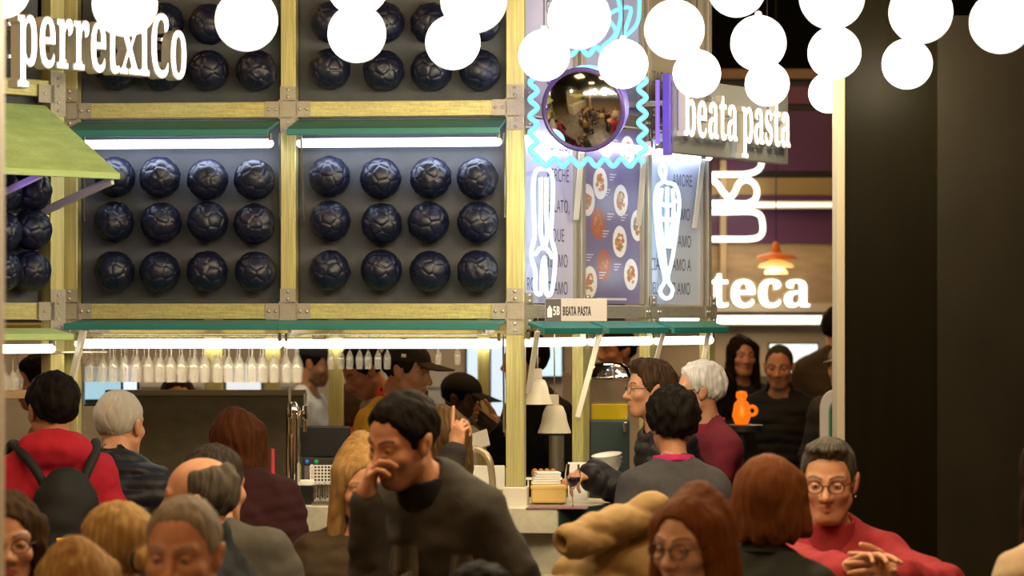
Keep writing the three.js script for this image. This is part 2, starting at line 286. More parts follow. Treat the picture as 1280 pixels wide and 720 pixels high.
// ───────── lettering ─────────
const loader = new FontLoader();
const serif = await loader.loadAsync('fonts/droid/droid_serif_bold.typeface.json'), sans = await loader.loadAsync('fonts/droid/droid_sans_bold.typeface.json');
const letterFace = glow([0.97, 0.985, 1], 3.2), letterSide = M([0.42, 0.40, 0.37], 0.5), warmFace = glow([1, 0.95, 0.84], 3.2);
function lettering(text, font, W, H, depth, mats, parent, fat = 0.04, name = 'letter') {              // lays text out from (0,0) on the baseline, W wide, x-height H
  const size = 1, glyph = [];
  let x = 0; const res = font.data.resolution;
  for (const ch of text) { const adv = font.data.glyphs[ch].ha / res; if (ch !== ' ') glyph.push([ch, x]); x += adv * (ch === ' ' ? 0.8 : 1); }
  const sx = W / x; const probe = new TextGeometry('x', { font, size, depth: 0.01, curveSegments: 2 }); probe.computeBoundingBox(); const sy = H / probe.boundingBox.max.y;
  for (const [ch, at] of glyph) {
    const g = new TextGeometry(ch, { font, size, depth: 1, curveSegments: 8, bevelEnabled: fat > 0, bevelThickness: 0.02, bevelSize: fat, bevelSegments: 1 });
    g.scale(sx, sy, depth); g.translate(at * sx, 0, 0);
    part(name, g, mats, parent);
  }
}
{ // tall white letters of the turned stall
  const dir = V(0.66, 0, -0.751).normalize(), rot = Math.atan2(-dir.z, dir.x), a = P(10, 81, 9.2);
  const t = thing('letter_sign', 'tall glowing white letters reading perretxiCo beside the green awning', 'sign', a); t.rotation.y = rot;
  lettering('perretxiCo', serif, 0.765, 0.165, 0.05, [letterFace, letterSide], t, 0.02);
  part('mounting_rail', plain(0.76, 0.012, 0.012), MT.steel, t, V(0.38, 0.03, -0.012)); part('mounting_rail', plain(0.76, 0.012, 0.012), MT.steel, t, V(0.38, 0.14, -0.012));
  for (const u of [0.08, 0.3]) part('bracket', plain(0.016, 0.016, 0.55), MT.steel, t, V(u, 0.14, -0.28));
  const n = V(Math.sin(rot), 0, Math.cos(rot));
  areaLight(COOL, 2.2, 0.7, 0.16, a.clone().addScaledVector(dir, 0.38).addScaledVector(n, 0.07).add(V(0, 0.08, 0)), a.clone().addScaledVector(dir, 0.38).addScaledVector(n, 2).add(V(0, -0.6, 0)));
}
{ // the sign board beside the neon panels
  const dir = sideDir.clone(), rot = side.rot, a = P(835, 191, 10.3), W = 0.94, Hh = 0.29;
  const t = thing('sign_board', 'grey sign board with glowing white letters reading beata pasta', 'sign', a); t.rotation.y = rot;
  part('board', box(W, Hh, 0.03, 0.004), M([0.12, 0.12, 0.12], 0.45), t, V(W / 2 + 0.01, Hh / 2, 0));
  part('end_post', box(0.02, Hh + 0.02, 0.035, 0.004), M([0.10, 0.06, 0.45], 0.4), t, V(-0.004, Hh / 2, 0));
  part('side_panel', box(0.03, Hh * 0.62, 0.04, 0.004), M([0.25, 0.2, 0.62], 0.4), t, V(0.06, Hh * 0.62, 0.035));
  part('bracket', plain(0.02, 0.02, 0.3), MT.steel, t, V(0.12, 0.2, -0.16)); part('bracket', plain(0.02, 0.02, 0.3), MT.steel, t, V(0.5, 0.2, -0.16));
  const g = new THREE.Group(); g.name = 'lettering'; g.position.set(0.015, 0.066, 0.03); t.add(g);
  lettering('beata pasta', serif, 0.87, 0.135, 0.03, [warmFace, letterSide], g, 0.02);
  const n = side.n;
  areaLight(GLOBE, 2.2, 0.8, 0.14, a.clone().addScaledVector(dir, 0.5).addScaledVector(n, 0.12).add(V(0, 0.13, 0)), a.clone().addScaledVector(dir, 0.5).addScaledVector(n, 2));
}
{ // number plate on the side beam
  const tx = canvasTex(512, 190, (g, w, h) => {
    g.fillStyle = '#b9b4b6'; g.fillRect(0, 0, w, h); g.fillStyle = '#4a4a4e'; g.fillRect(0, 0, 130, h);
    g.fillStyle = '#e8e8ec'; g.fillRect(14, 92, 40, 66); g.beginPath(); g.moveTo(10, 94); g.lineTo(34, 54); g.lineTo(58, 94); g.fill();
    g.save(); g.translate(62, 140); g.scale(0.62, 1.35); g.font = 'bold 78px sans-serif'; g.fillText('5B', 0, 0); g.restore();
    g.fillStyle = '#33323a'; g.save(); g.translate(142, 140); g.scale(0.50, 1.35); g.font = 'bold 76px sans-serif'; g.fillText('BEATA PASTA', 0, 0); g.strokeStyle = '#33323a'; g.lineWidth = 5; g.strokeText('BEATA PASTA', 0, 0); g.restore();
  });
  const c = P(720, 387.5, 9.72), t = thing('number_plate', 'small grey plate reading 5B BEATA PASTA under the neon panel', 'sign', c); t.rotation.y = 0.04;
  part('plate_body', box(0.222, 0.082, 0.012, 0.003), M([0.45, 0.44, 0.43], 0.5), t);
  part('print', new THREE.PlaneGeometry(0.218, 0.079), M(0xffffff, 0.5, 0, { map: tx }), t, V(0, 0, 0.0066));
  part('bracket', plain(0.02, 0.02, 0.36), MT.steel, t, V(-0.06, 0, -0.19));
}

// ───────── neon side of the stall ─────────
const neonBlue = glow([0.22, 0.76, 1.0], 1.25, 0.4, 0x0a2a40), neonWhite = glow([0.66, 0.90, 1.0], 1.6, 0.4, 0x506070), neonViolet = glow([0.30, 0.16, 1.0], 1.2, 0.4, 0x100a40);
function writing(lines, bg, ink, alignX) { return canvasTex(256, 700, (g, w, h) => { g.fillStyle = bg; g.fillRect(0, 0, w, h); g.strokeStyle = ink; g.fillStyle = ink; for (const [s, x, y, k] of lines) { g.save(); g.translate(x * w, y * h); g.scale(k ?? 0.7, 1.6); g.font = '42px sans-serif'; g.fillText(s, 0, 0); g.restore(); } }); }
const YP0 = YL + 0.03, YP1 = YU - 0.03;
const texts = [
  [['BACIO,', 0.56, 0.16], ['PERCHÉ', 0.5, 0.33], ['GELATO,', 0.48, 0.5], ['DUE', 0.6, 0.66], ['TI AMO', 0.5, 0.8], ['CARO', 0.0, 0.93], ['TI AMO', 0.5, 0.95]],
  null,
  [['PREGO! TI', 0.3, 0.15, 0.62], ['AMORE', 0.44, 0.3], ['TI AMO', 0.4, 0.5], ['TI AMO', 0.42, 0.66], ['AMO A', 0.44, 0.8], ['CIAO', 0.02, 0.8], ['TI AMO', 0.4, 0.94], ['BELLA', 0.02, 0.94, 0.5]],
];
const menu = canvasTex(512, 1024, (g, w, h) => {
  g.fillStyle = '#726a8c'; g.fillRect(0, 0, w, h);
  const food = ['#b98a5a', '#8f6f3a', '#c06a3a', '#a87c4c', '#7f7a3a', '#b5553a'];
  let k = 0;
  for (const [x, y, c] of [[200, 90, 1], [390, 130, 0], [150, 330, 0], [330, 420, 0], [130, 560, 2], [480, 560, 0], [320, 660, 0], [180, 800, 2], [420, 850, 0], [40, 430, 0], [60, 900, 0], [560, 250, 0]]) {
    g.fillStyle = c === 2 ? '#a0604c' : '#d9d4d6'; g.beginPath(); g.ellipse(x, y, 62, 92, 0, 0, 7); g.fill();
    for (let i = 0; i < 26; i++) { g.fillStyle = food[(k + i) % 6]; g.globalAlpha = 0.85; const a = rr(0, 6.28), q = Math.sqrt(rnd()); g.beginPath(); g.ellipse(x + Math.cos(a) * q * 34, y + Math.sin(a) * q * 52, 9, 13, a, 0, 7); g.fill(); }
    g.globalAlpha = 1; k++;
    g.fillStyle = '#cfc9dc'; for (let i = 0; i < 3; i++) g.fillRect(x - 150 > 0 ? x - 150 : x + 80, y - 60 + i * 16, 60 - i * 14, 5);
  }
  g.fillRect(120, 990, 260, 12);
});
for (let k = 0; k < 3; k++) for (const lv of [0, 1]) {
  const u0 = SU[k] + 0.034, u1 = SU[k + 1] - 0.027, w = u1 - u0, y0 = lv ? YU + 0.03 : YP0, y1 = lv ? YT - 0.03 : YP1;
  const t = thing('lit_panel', (k === 1 ? (lv ? 'bright blue upper panel behind the wavy neon frame' : 'violet menu panel with printed plates of food') : `pale panel with handwritten dark lettering ${lv ? 'high up ' : ''}${k ? 'at the far end of the side' : 'next to the corner post'}`), 'panel', side.pt((u0 + u1) / 2, y0, -0.012)); t.rotation.y = side.rot;
  const tx = k === 1 ? (lv ? null : menu) : writing(texts[k], lv && k ? '#8d8474' : k ? '#b9c3dc' : '#b4b3d2', '#2a2a44');
  part('backing', plain(w, y1 - y0, 0.012), k === 1 && lv ? M([0.35, 0.42, 0.75], 0.4) : M([0.5, 0.5, 0.6], 0.5), t, V(0, (y1 - y0) / 2, -0.008));
  if (tx) part('print', new THREE.PlaneGeometry(w, y1 - y0), M(0xffffff, 0.35, 0, { map: tx }), t, V(0, (y1 - y0) / 2, 0));
  part('frame_edge', plain(0.012, y1 - y0, 0.02), MT.plate, t, V(w / 2 - 0.006, (y1 - y0) / 2, 0.005));
}
const S = (pts, n = 0.04) => pts.map(([x, y]) => side.px(x, y, n));
function neonThing(label, mat, lists, lightColor, cd, at) {
  const t = thing('neon_sign', label, 'neon sign', at);
  for (const [pts, closed, r] of lists) world(part('neon_tube', tubeGeo(pts, r ?? 0.0085, Math.min(900, pts.length * 8), closed, 8), mat, t), t);
  world(part('mount', merged(lists.map(([pts]) => { const p = pts[0]; return moved(new THREE.CylinderGeometry(0.004, 0.004, 0.05, 8).rotateX(Math.PI / 2), p.x, p.y, p.z - 0.02); })), MT.steel, t), t);
  if (cd) for (const [q, c] of cd) pointLight(lightColor, c, q, 3);
  return t;
}
neonThing('white neon sign shaped like a fork on the pale panel', neonWhite, [
  [S([[667, 226], [670, 214], [679, 211], [688, 214], [691, 226], [690, 270], [689, 295], [694, 318], [693, 340], [689, 366], [684, 369], [682, 345], [680, 322], [677, 345], [676, 367], [670, 365], [669, 340], [664, 318], [668, 295], [667, 260]]), true],
  [S([[676, 222], [676, 260], [676, 292], [680, 310]]), false], [S([[683, 222], [683, 268], [684, 292], [681, 310]]), false], [S([[669, 318], [676, 310], [684, 312], [690, 322]]), false],
], new THREE.Color(0.75, 0.9, 1), [[side.px(680, 250, 0.12), 0.05], [side.px(680, 330, 0.12), 0.05]], side.px(680, 290, 0.04));
neonThing('white neon sign shaped like a twirled pasta fork on the far pale panel', neonWhite, [
  [S([[825, 214], [828, 202], [832, 212], [831, 226], [844, 232], [849, 250], [846, 285], [840, 325], [835, 350], [841, 362], [838, 371], [830, 372], [825, 364], [831, 350], [826, 325], [821, 285], [819, 250], [822, 233], [829, 226]]), true],
  [S([[827, 236], [824, 265], [829, 310], [833, 345]]), false, 0.009], [S([[834, 234], [834, 265], [833, 310]]), false, 0.009], [S([[841, 236], [842, 265], [837, 310]]), false, 0.009], [S([[822, 250], [834, 258], [847, 250]]), false, 0.008], [S([[821, 268], [834, 276], [846, 268]]), false, 0.008],
], new THREE.Color(0.75, 0.9, 1), [[side.px(834, 250, 0.12), 0.05], [side.px(834, 340, 0.12), 0.04]], side.px(834, 290, 0.04));
{ // wavy neon square and the convex mirror hung in front of it
  const d = 9.72, wave = [], A = 4.6, x0 = 667, x1 = 803, y0 = 64, y1 = 203, step = 2.6;
  const run = (ax, ay, bx, by) => { const L = Math.hypot(bx - ax, by - ay), k = Math.round(L / step), nx = -(by - ay) / L, ny = (bx - ax) / L; for (let i = 0; i < k; i++) { const s = Math.sin(i * Math.PI / 4) * A; wave.push(P(ax + (bx - ax) * i / k + nx * s, ay + (by - ay) * i / k + ny * s, d)); } };
  run(x0, y0, x1, y0); run(x1, y0, x1, y1); run(x1, y1, x0, y1); run(x0, y1, x0, y0);
  neonThing('wavy square frame of light blue neon around the round mirror', neonBlue, [[wave, true, 0.0095]], new THREE.Color(0.2, 0.6, 1), [[P(676, 190, 9.66), 0.04], [P(795, 190, 9.66), 0.04], [P(735, 72, 9.66), 0.05]], P(735, 203, d));
  const c = P(732, 135, 9.62), t = thing('convex_mirror', 'round convex mirror in a violet rim inside the wavy neon square', 'mirror', c); t.rotation.set(0.26, -0.28, 0, 'YXZ');
  const R = 0.30, a = Math.asin(0.142 / R);
  part('mirror_dome', new THREE.SphereGeometry(R, 64, 24, 0, Math.PI * 2, 0, a).rotateX(Math.PI / 2).translate(0, 0, -R * Math.cos(a) + 0.035), MT.chrome, t);
  part('rim', new THREE.TorusGeometry(0.144, 0.008, 14, 72), M([0.05, 0.03, 0.16], 0.3), t, V(0, 0, 0.035));
  part('housing', lathe([[0.0, -0.07], [0.12, -0.07], [0.146, -0.05], [0.15, 0.03], [0.143, 0.037]], 64).rotateX(Math.PI / 2), M([0.16, 0.1, 0.62], 0.25), t);
  part('bracket', new THREE.CylinderGeometry(0.014, 0.014, 0.34, 12).rotateX(Math.PI / 2), MT.steel, t, V(0, 0, -0.2));
  // violet strip lamps behind the mirror
  neonThing('violet light tube standing behind the round mirror', neonViolet, [[[P(690, 165, 9.92), P(690, 120, 9.92), P(690, 80, 9.92)], false, 0.008]], new THREE.Color(0.32, 0.16, 1), [[P(686, 120, 9.75), 0.06]], P(690, 165, 9.92));
  neonThing('violet light tube beside the purple post of the sign board', neonViolet, [[[P(822, 180, 10.35), P(822, 140, 10.35), P(822, 100, 10.35)], false, 0.008]], new THREE.Color(0.32, 0.16, 1), [[P(818, 140, 10.2), 0.025]], P(822, 180, 10.35));
  neonThing('pale blue neon squiggle high above the round mirror', neonBlue, [[[P(752, 60, 9.95), P(770, 40, 9.95), P(760, 20, 9.95), P(788, 10, 9.95), P(780, 45, 9.95), P(796, 30, 9.95), P(800, -12, 9.95)], false, 0.008], [[P(764, 62, 9.96), P(776, 20, 9.96), P(770, -12, 9.96)], false, 0.008]], new THREE.Color(0.3, 0.7, 1), [[P(780, 25, 9.85), 0.06]], P(780, 60, 9.95));
}

// ───────── counter ─────────
{
  const f0 = front.pt(0, 0, 0.17), n = 0.17, uEnd = front.at(695, 640, n).u, uL = 0.02;
  const a = front.pt(uL, 0, n), b = front.pt(uEnd, 0, n), c = b.clone().addScaledVector(sideDir, 0.55), c2 = c.clone().addScaledVector(side.n, -0.42), b2 = side.pt(0.2, 0, -0.2), a2 = front.pt(uL, 0, -0.3);
  const slab = (pts, y0, y1) => { const s = new THREE.Shape(pts.map((p) => new THREE.Vector2(p.x, -p.z))); const g = new THREE.ExtrudeGeometry(s, { depth: y1 - y0, bevelEnabled: true, bevelSize: 0.003, bevelThickness: 0.003, bevelSegments: 2 }); g.rotateX(-Math.PI / 2); g.translate(0, y0, 0); return g; };
  const t = thing('bar_counter', 'long cream stone bar counter of the corner stall', 'counter', V(a.x, 0, a.z));
  const top = world(part('countertop', slab([a, b, c, c2, b2, a2], YC - 0.085, YC), MT.stone, t), t);
  const i = 0.1, a3 = front.pt(0.05, 0, n - i), b3 = front.pt(front.at(714, 680, n - i).u, 0, n - i), c3 = b3.clone().addScaledVector(sideDir, 0.4), c4 = c3.clone().addScaledVector(side.n, -0.25), b4 = side.pt(0.2, 0, -0.12), a4 = front.pt(0.05, 0, -0.15);
  world(part('base', slab([a3, b3, c3, c4, b4, a4], 0, YC - 0.09), MT.counterBase, t), t);
  const e = b.clone().addScaledVector(sideDir, 0.62);
  const fas = part('end_fascia', plain(0.53, 0.08, 0.006), MT.darkTeal, t, b.clone().addScaledVector(sideDir, 0.275).addScaledVector(side.n, 0.006).setY(YC - 0.0425), side.rot); world(fas, t);
  const sk = part('end_fascia', plain(0.38, YC - 0.1, 0.006), MT.darkTeal, t, b3.clone().addScaledVector(sideDir, 0.2).addScaledVector(side.n, 0.007).setY((YC - 0.1) / 2), side.rot); world(sk, t);
  for (const px of [620, 480, 350, 200]) { const s = front.at(px, 690, n - i); world(part('panel_joint', plain(0.012, YC - 0.12, 0.012), MT.stone, t, front.pt(s.u, (YC - 0.12) / 2, n - i + 0.004), front.rot), t); }
  // service counter behind the bartenders
  single('service_counter', merged([moved(box(2.0, 0.05, 0.5), 0, 0.9, 0), moved(box(1.9, 0.88, 0.42), 0, 0.44, 0)]), MT.steel, 'low steel service counter behind the bartenders', 'counter', V(-0.9, 0, -13.9), 0);
}

// a stall on the other side of the aisle, behind the camera: what the round mirror and the footballs mirror
{
  const t = thing('green_stall', 'market stall with green awning across the aisle, mirrored in the round mirror', 'stall', V(-3.5, 0, -4.0));
  part('counter', box(1.0, 1.1, 4.2, 0.01), MT.cream, t, V(0, 0.55, 0)); part('countertop', box(1.1, 0.06, 4.3, 0.01), MT.stone, t, V(0, 1.13, 0));
  for (const z of [-2.05, 0, 2.05]) for (const x of [-0.45, 0.45]) part('post', box(0.06, 3.0, 0.06), MT.frame, t, V(x, 1.5, z));
  const aw = part('awning', box(0.9, 0.02, 4.3), MT.green, t, V(0.75, 2.35, 0)); aw.rotation.z = -0.45;
  part('back_board', box(0.03, 1.6, 4.2), MT.tan, t, V(-0.5, 2.0, 0)); part('roof_board', box(1.0, 0.05, 4.3), MT.green, t, V(0, 2.95, 0));
  part('lamp_tube', new THREE.CylinderGeometry(0.02, 0.02, 4, 12).rotateX(Math.PI / 2), MT.tube, t, V(0.2, 2.4, 0));
  areaLight(GLOBE, 25, 0.06, 4, V(-3.3, 2.36, -4.0), V(-3.3, 0, -4.0));
}

neonThing('violet light tube on the turned stall beside the green awning', neonViolet, [[[left.pt(left.at(-24, 300, 0.2).u, 2.45, 0.3), left.pt(left.at(-24, 300, 0.2).u, 2.2, 0.3), left.pt(left.at(-24, 300, 0.2).u, 1.95, 0.3)], false, 0.01]], new THREE.Color(0.34, 0.2, 1), [[left.pt(left.at(-20, 300, 0.2).u, 2.2, 0.34), 0.06]], left.pt(left.at(-24, 300, 0.2).u, 1.95, 0.3));

// ───────── people: distance fields meshed with surface nets ─────────
function netMesh(f, lo, hi, cell, paint) {
  const n = [0, 1, 2].map((k) => Math.ceil((hi[k] - lo[k]) / cell / 4) * 4), [nx, ny, nz] = n, sx = 1, sy = nx + 1, sz = (nx + 1) * (ny + 1);
  const val = new Float32Array(sz * (nz + 1)).fill(NaN), half = cell * 4 * 0.87, live = [];
  for (let k = 0; k < nz; k += 4) for (let j = 0; j < ny; j += 4) for (let i = 0; i < nx; i += 4) {
    const d = f(lo[0] + (i + 2) * cell, lo[1] + (j + 2) * cell, lo[2] + (k + 2) * cell);
    if (Math.abs(d) > half * 1.6 + 0.006) continue;
    live.push(i, j, k);
    for (let c = k; c <= k + 4; c++) for (let b = j; b <= j + 4; b++) for (let a = i; a <= i + 4; a++) { const q = a + b * sy + c * sz; if (Number.isNaN(val[q])) val[q] = f(lo[0] + a * cell, lo[1] + b * cell, lo[2] + c * cell); }
  }
  const id = new Map(), pos = [], index = [], off = [0, sx, sy, sx + sy, sz, sz + sx, sz + sy, sz + sx + sy], E = [[0, 1], [2, 3], [4, 5], [6, 7], [0, 2], [1, 3], [4, 6], [5, 7], [0, 4], [1, 5], [2, 6], [3, 7]];
  for (let t = 0; t < live.length; t += 3) for (let c = live[t + 2]; c < live[t + 2] + 4; c++) for (let b = live[t + 1]; b < live[t + 1] + 4; b++) for (let a = live[t]; a < live[t] + 4; a++) {
    const q = a + b * sy + c * sz; let m = 0;
    for (let v = 0; v < 8; v++) if (val[q + off[v]] < 0) m |= 1 << v;
    if (m === 0 || m === 255) continue;
    let x = 0, y = 0, z = 0, w = 0;
    for (const [e0, e1] of E) { const d0 = val[q + off[e0]], d1 = val[q + off[e1]]; if ((d0 < 0) === (d1 < 0)) continue; const s = d0 / (d0 - d1), g = (v, bit) => (v >> bit) & 1; x += g(e0, 0) + (g(e1, 0) - g(e0, 0)) * s; y += g(e0, 1) + (g(e1, 1) - g(e0, 1)) * s; z += g(e0, 2) + (g(e1, 2) - g(e0, 2)) * s; w++; }
    id.set(q, pos.length / 3); pos.push(lo[0] + (a + x / w) * cell, lo[1] + (b + y / w) * cell, lo[2] + (c + z / w) * cell);
  }
  for (const q of id.keys()) {
    const d = val[q];
    for (const [e, u, v] of [[sx, sy, sz], [sy, sz, sx], [sz, sx, sy]]) {
      const d1 = val[q + e];
      if (Number.isNaN(d1) || (d < 0) === (d1 < 0)) continue;
      const A = id.get(q), B = id.get(q - u), C = id.get(q - u - v), D = id.get(q - v);
      if (B === undefined || C === undefined || D === undefined) continue;
      if (d < 0) index.push(A, B, C, A, C, D); else index.push(A, C, B, A, D, C);
    }
  }
  const g = new THREE.BufferGeometry(); g.setAttribute('position', new THREE.Float32BufferAttribute(pos, 3)); g.setIndex(index); g.computeVertexNormals();
  if (paint) { const col = new Float32Array(pos.length), c = [0, 0, 0]; for (let i = 0; i < pos.length; i += 3) { paint(pos[i], pos[i + 1], pos[i + 2], c); col[i] = c[0]; col[i + 1] = c[1]; col[i + 2] = c[2]; } g.setAttribute('color', new THREE.BufferAttribute(col, 3)); }
  return g;
}
const smin = (a, b, k) => { const h = Math.max(k - Math.abs(a - b), 0) / k; return Math.min(a, b) - h * h * k * 0.25; };
const smax = (a, b, k) => -smin(-a, -b, k);
const ell = (x, y, z, cx, cy, cz, rx, ry, rz) => { x -= cx; y -= cy; z -= cz; const k0 = Math.hypot(x / rx, y / ry, z / rz), k1 = Math.hypot(x / (rx * rx), y / (ry * ry), z / (rz * rz)); return k1 < 1e-9 ? -Math.min(rx, ry, rz) : k0 * (k0 - 1) / k1; };
const capT = (x, y, z, a, b) => { const dx = b[0] - a[0], dy = b[1] - a[1], dz = b[2] - a[2]; return clamp(((x - a[0]) * dx + (y - a[1]) * dy + (z - a[2]) * dz) / (dx * dx + dy * dy + dz * dz + 1e-12), 0, 1); };
const cap = (x, y, z, a, b, ra, rb) => { const t = capT(x, y, z, a, b); return Math.hypot(x - a[0] - (b[0] - a[0]) * t, y - a[1] - (b[1] - a[1]) * t, z - a[2] - (b[2] - a[2]) * t) - (ra + (rb - ra) * t); };

// head: origin in the middle of the head, face towards +z
function headField(o) {
  const fem = o.fem ? 1 : 0, jaw = 1 + (o.jaw ?? 0) - fem * 0.06, nose = o.nose ?? 1, fat = o.fat ?? 0;
  const k0 = [0.052 * jaw + fat, -0.055, 0.005], q0 = [0.022 * jaw, -0.1, 0.055], k1 = [0.012, 0.02, 0.083], q1 = [0.045, 0.022, 0.066], k2 = [0, 0.012, 0.083], q2 = [0, -0.03, 0.107 * (0.97 + 0.03 * nose)], k3 = [0, -0.0565, 0.0915], q3 = [0.021, -0.061, 0.079], k4 = [0, -0.068, 0.0895], q4 = [0.018, -0.064, 0.079], k5 = [0, -0.0622, 0.1], q5 = [0.019, -0.0632, 0.086], k6 = [0, -0.06, -0.02], q6 = [0, -0.17, -0.035];
  return (x, y, z) => {
    const ax = Math.abs(x);
    let d = ell(ax, y, z, 0, 0.034, -0.012, 0.075, 0.085, 0.097);
    d = smin(d, ell(ax, y, z, 0, -0.03, 0.03, (0.059 + fat) * jaw, 0.083, 0.061), 0.03);
    d = smin(d, ell(ax, y, z, 0, -0.094, 0.06, 0.027 * jaw, 0.021, 0.024), 0.03);
    d = smin(d, cap(ax, y, z, k0, q0, 0.015, 0.013), 0.025);
    d = smin(d, cap(ax, y, z, k1, q1, 0.008, 0.009), 0.016);
    d = smin(d, ell(ax, y, z, 0.042 + fat * 0.5, -0.024, 0.06, 0.02, 0.018, 0.02), 0.02);
    d = smax(d, -ell(ax, y, z, 0.031, 0.004, 0.097, 0.019, 0.0115, 0.02), 0.014);
    d = smin(d, ell(ax, y, z, 0.031, 0.003, 0.0725, 0.0145, 0.0125, 0.0135), 0.003);
    let s = cap(ax, y, z, k2, q2, 0.0075, 0.012);
    s = smin(s, ell(ax, y, z, 0.012, -0.034, 0.094, 0.009, 0.0085, 0.011), 0.008);
    d = smin(d, s, 0.012);
    d = smin(d, cap(ax, y, z, k3, q3, 0.0065 - fem * 0.0005, 0.003), 0.006);
    d = smin(d, cap(ax, y, z, k4, q4, 0.0075, 0.003), 0.006);
    d = smax(d, -cap(ax, y, z, k5, q5, 0.002, 0.002), 0.003);
    let e = ell(ax - (y + 0.005) * 0.18, y, z + (y + 0.005) * 0.3, 0.079, -0.006, -0.012, 0.009, 0.032, 0.019);
    e = smax(e, -ell(ax, y, z, 0.09, -0.008, -0.004, 0.007, 0.018, 0.01), 0.004);
    d = smin(d, e, 0.008);
    d = smin(d, cap(ax, y, z, k6, q6, 0.052 - fem * 0.006 + fat * 0.5, 0.055 - fem * 0.008 + fat * 0.5), 0.03);
    return d;
  };
}
function headPaint(o) {
  const s = o.skin, h = o.hairColor ?? [0.02, 0.015, 0.01], beard = o.beard ?? 0, fem = o.fem ? 1 : 0;
  return (x, y, z, c) => {
    const ax = Math.abs(x), n = noise3(x * 30 + 3, y * 30, z * 30) * 0.06 + noise3(x * 90, y * 90, z * 90) * 0.04;
    let r = s[0] * (1 + n), g = s[1] * (1 + n), b = s[2] * (1 + n);
    const mix = (k, q) => { r += (q[0] - r) * k; g += (q[1] - g) * k; b += (q[2] - b) * k; };
    const ruddy = Math.exp(-(((ax - 0.042) / 0.018) ** 2 + ((y + 0.026) / 0.016) ** 2));
    if (z > 0.03) mix(ruddy * 0.1, [s[0], s[1] * 0.68, s[2] * 0.62]);
    if (z > 0.07) { const q = Math.hypot(ax / 0.023, (y + 0.0625 + ax * 0.04) / 0.0095); mix((1 - sstep(0.7, 1.15, q)) * (fem ? 0.9 : 0.6), [s[0] * 0.72, s[1] * (fem ? 0.32 : 0.48), s[2] * (fem ? 0.32 : 0.48)]); }
    if (z > 0.045) { const by = 0.0245 + 0.006 * Math.sin((ax - 0.012) * 70); if (ax > 0.011 && ax < 0.052) mix((1 - sstep(0.0022, 0.0052, Math.abs(y - by))) * 0.85, h.map((v) => v * 0.8)); }
    if (z > 0.06) { const q = Math.hypot((ax - 0.031) / 0.0115, (y - 0.002) / 0.0038); if (q < 1.15) { mix(1 - sstep(0.85, 1.15, q), [0.24, 0.19, 0.16]); const i = Math.hypot(ax - 0.031, y - 0.0035); mix(1 - sstep(0.0042, 0.0062, i), o.iris ?? [0.03, 0.016, 0.008]); } const lid = Math.abs(q - 1.2); if (y > 0.004) mix((1 - sstep(0.06, 0.2, lid)) * 0.5, [0.02, 0.012, 0.01]); }
    if (beard && z > -0.005 && y < -0.02) { const cheek = sstep(-0.02, -0.05, y) * sstep(-0.005, 0.03, z), mou = 1 - sstep(0.9, 1.3, Math.hypot(ax / 0.024, (y + 0.063) / 0.009)), side = sstep(0.028, 0.045, ax), low = sstep(-0.072, -0.085, y), mus = y < -0.04 ? sstep(-0.041, -0.047, y) * sstep(0.035, 0.026, ax) : 0; mix(beard * (0.8 + n * 3) * clamp(Math.max(cheek * side, low, mus) - mou, 0, 1) * sstep(-0.135, -0.115, y), h); }
    c[0] = r; c[1] = g; c[2] = b;
  };
}
const HAIRLINE = { short: [[0.12, 0.085], [0.078, 0.08], [0.06, 0.062], [0.05, 0.045], [0.043, 0.02], [0.028, -0.012], [0.014, -0.02], [0.004, 0.0], [-0.02, 0.018], [-0.034, -0.03], [-0.075, -0.066], [-0.15, -0.07]], high: [[0.12, 0.104], [0.078, 0.098], [0.06, 0.085], [0.05, 0.06], [0.04, 0.03], [0.03, -0.008], [0.014, -0.015], [0.004, 0.0], [-0.02, 0.018], [-0.034, -0.03], [-0.075, -0.062], [-0.15, -0.066]] };
const lineAt = (t, z) => { for (let i = 1; i < t.length; i++) if (z >= t[i][0]) return lerp(t[i][1], t[i - 1][1], clamp((z - t[i][0]) / (t[i - 1][0] - t[i][0]), 0, 1)); return t[t.length - 1][1]; };
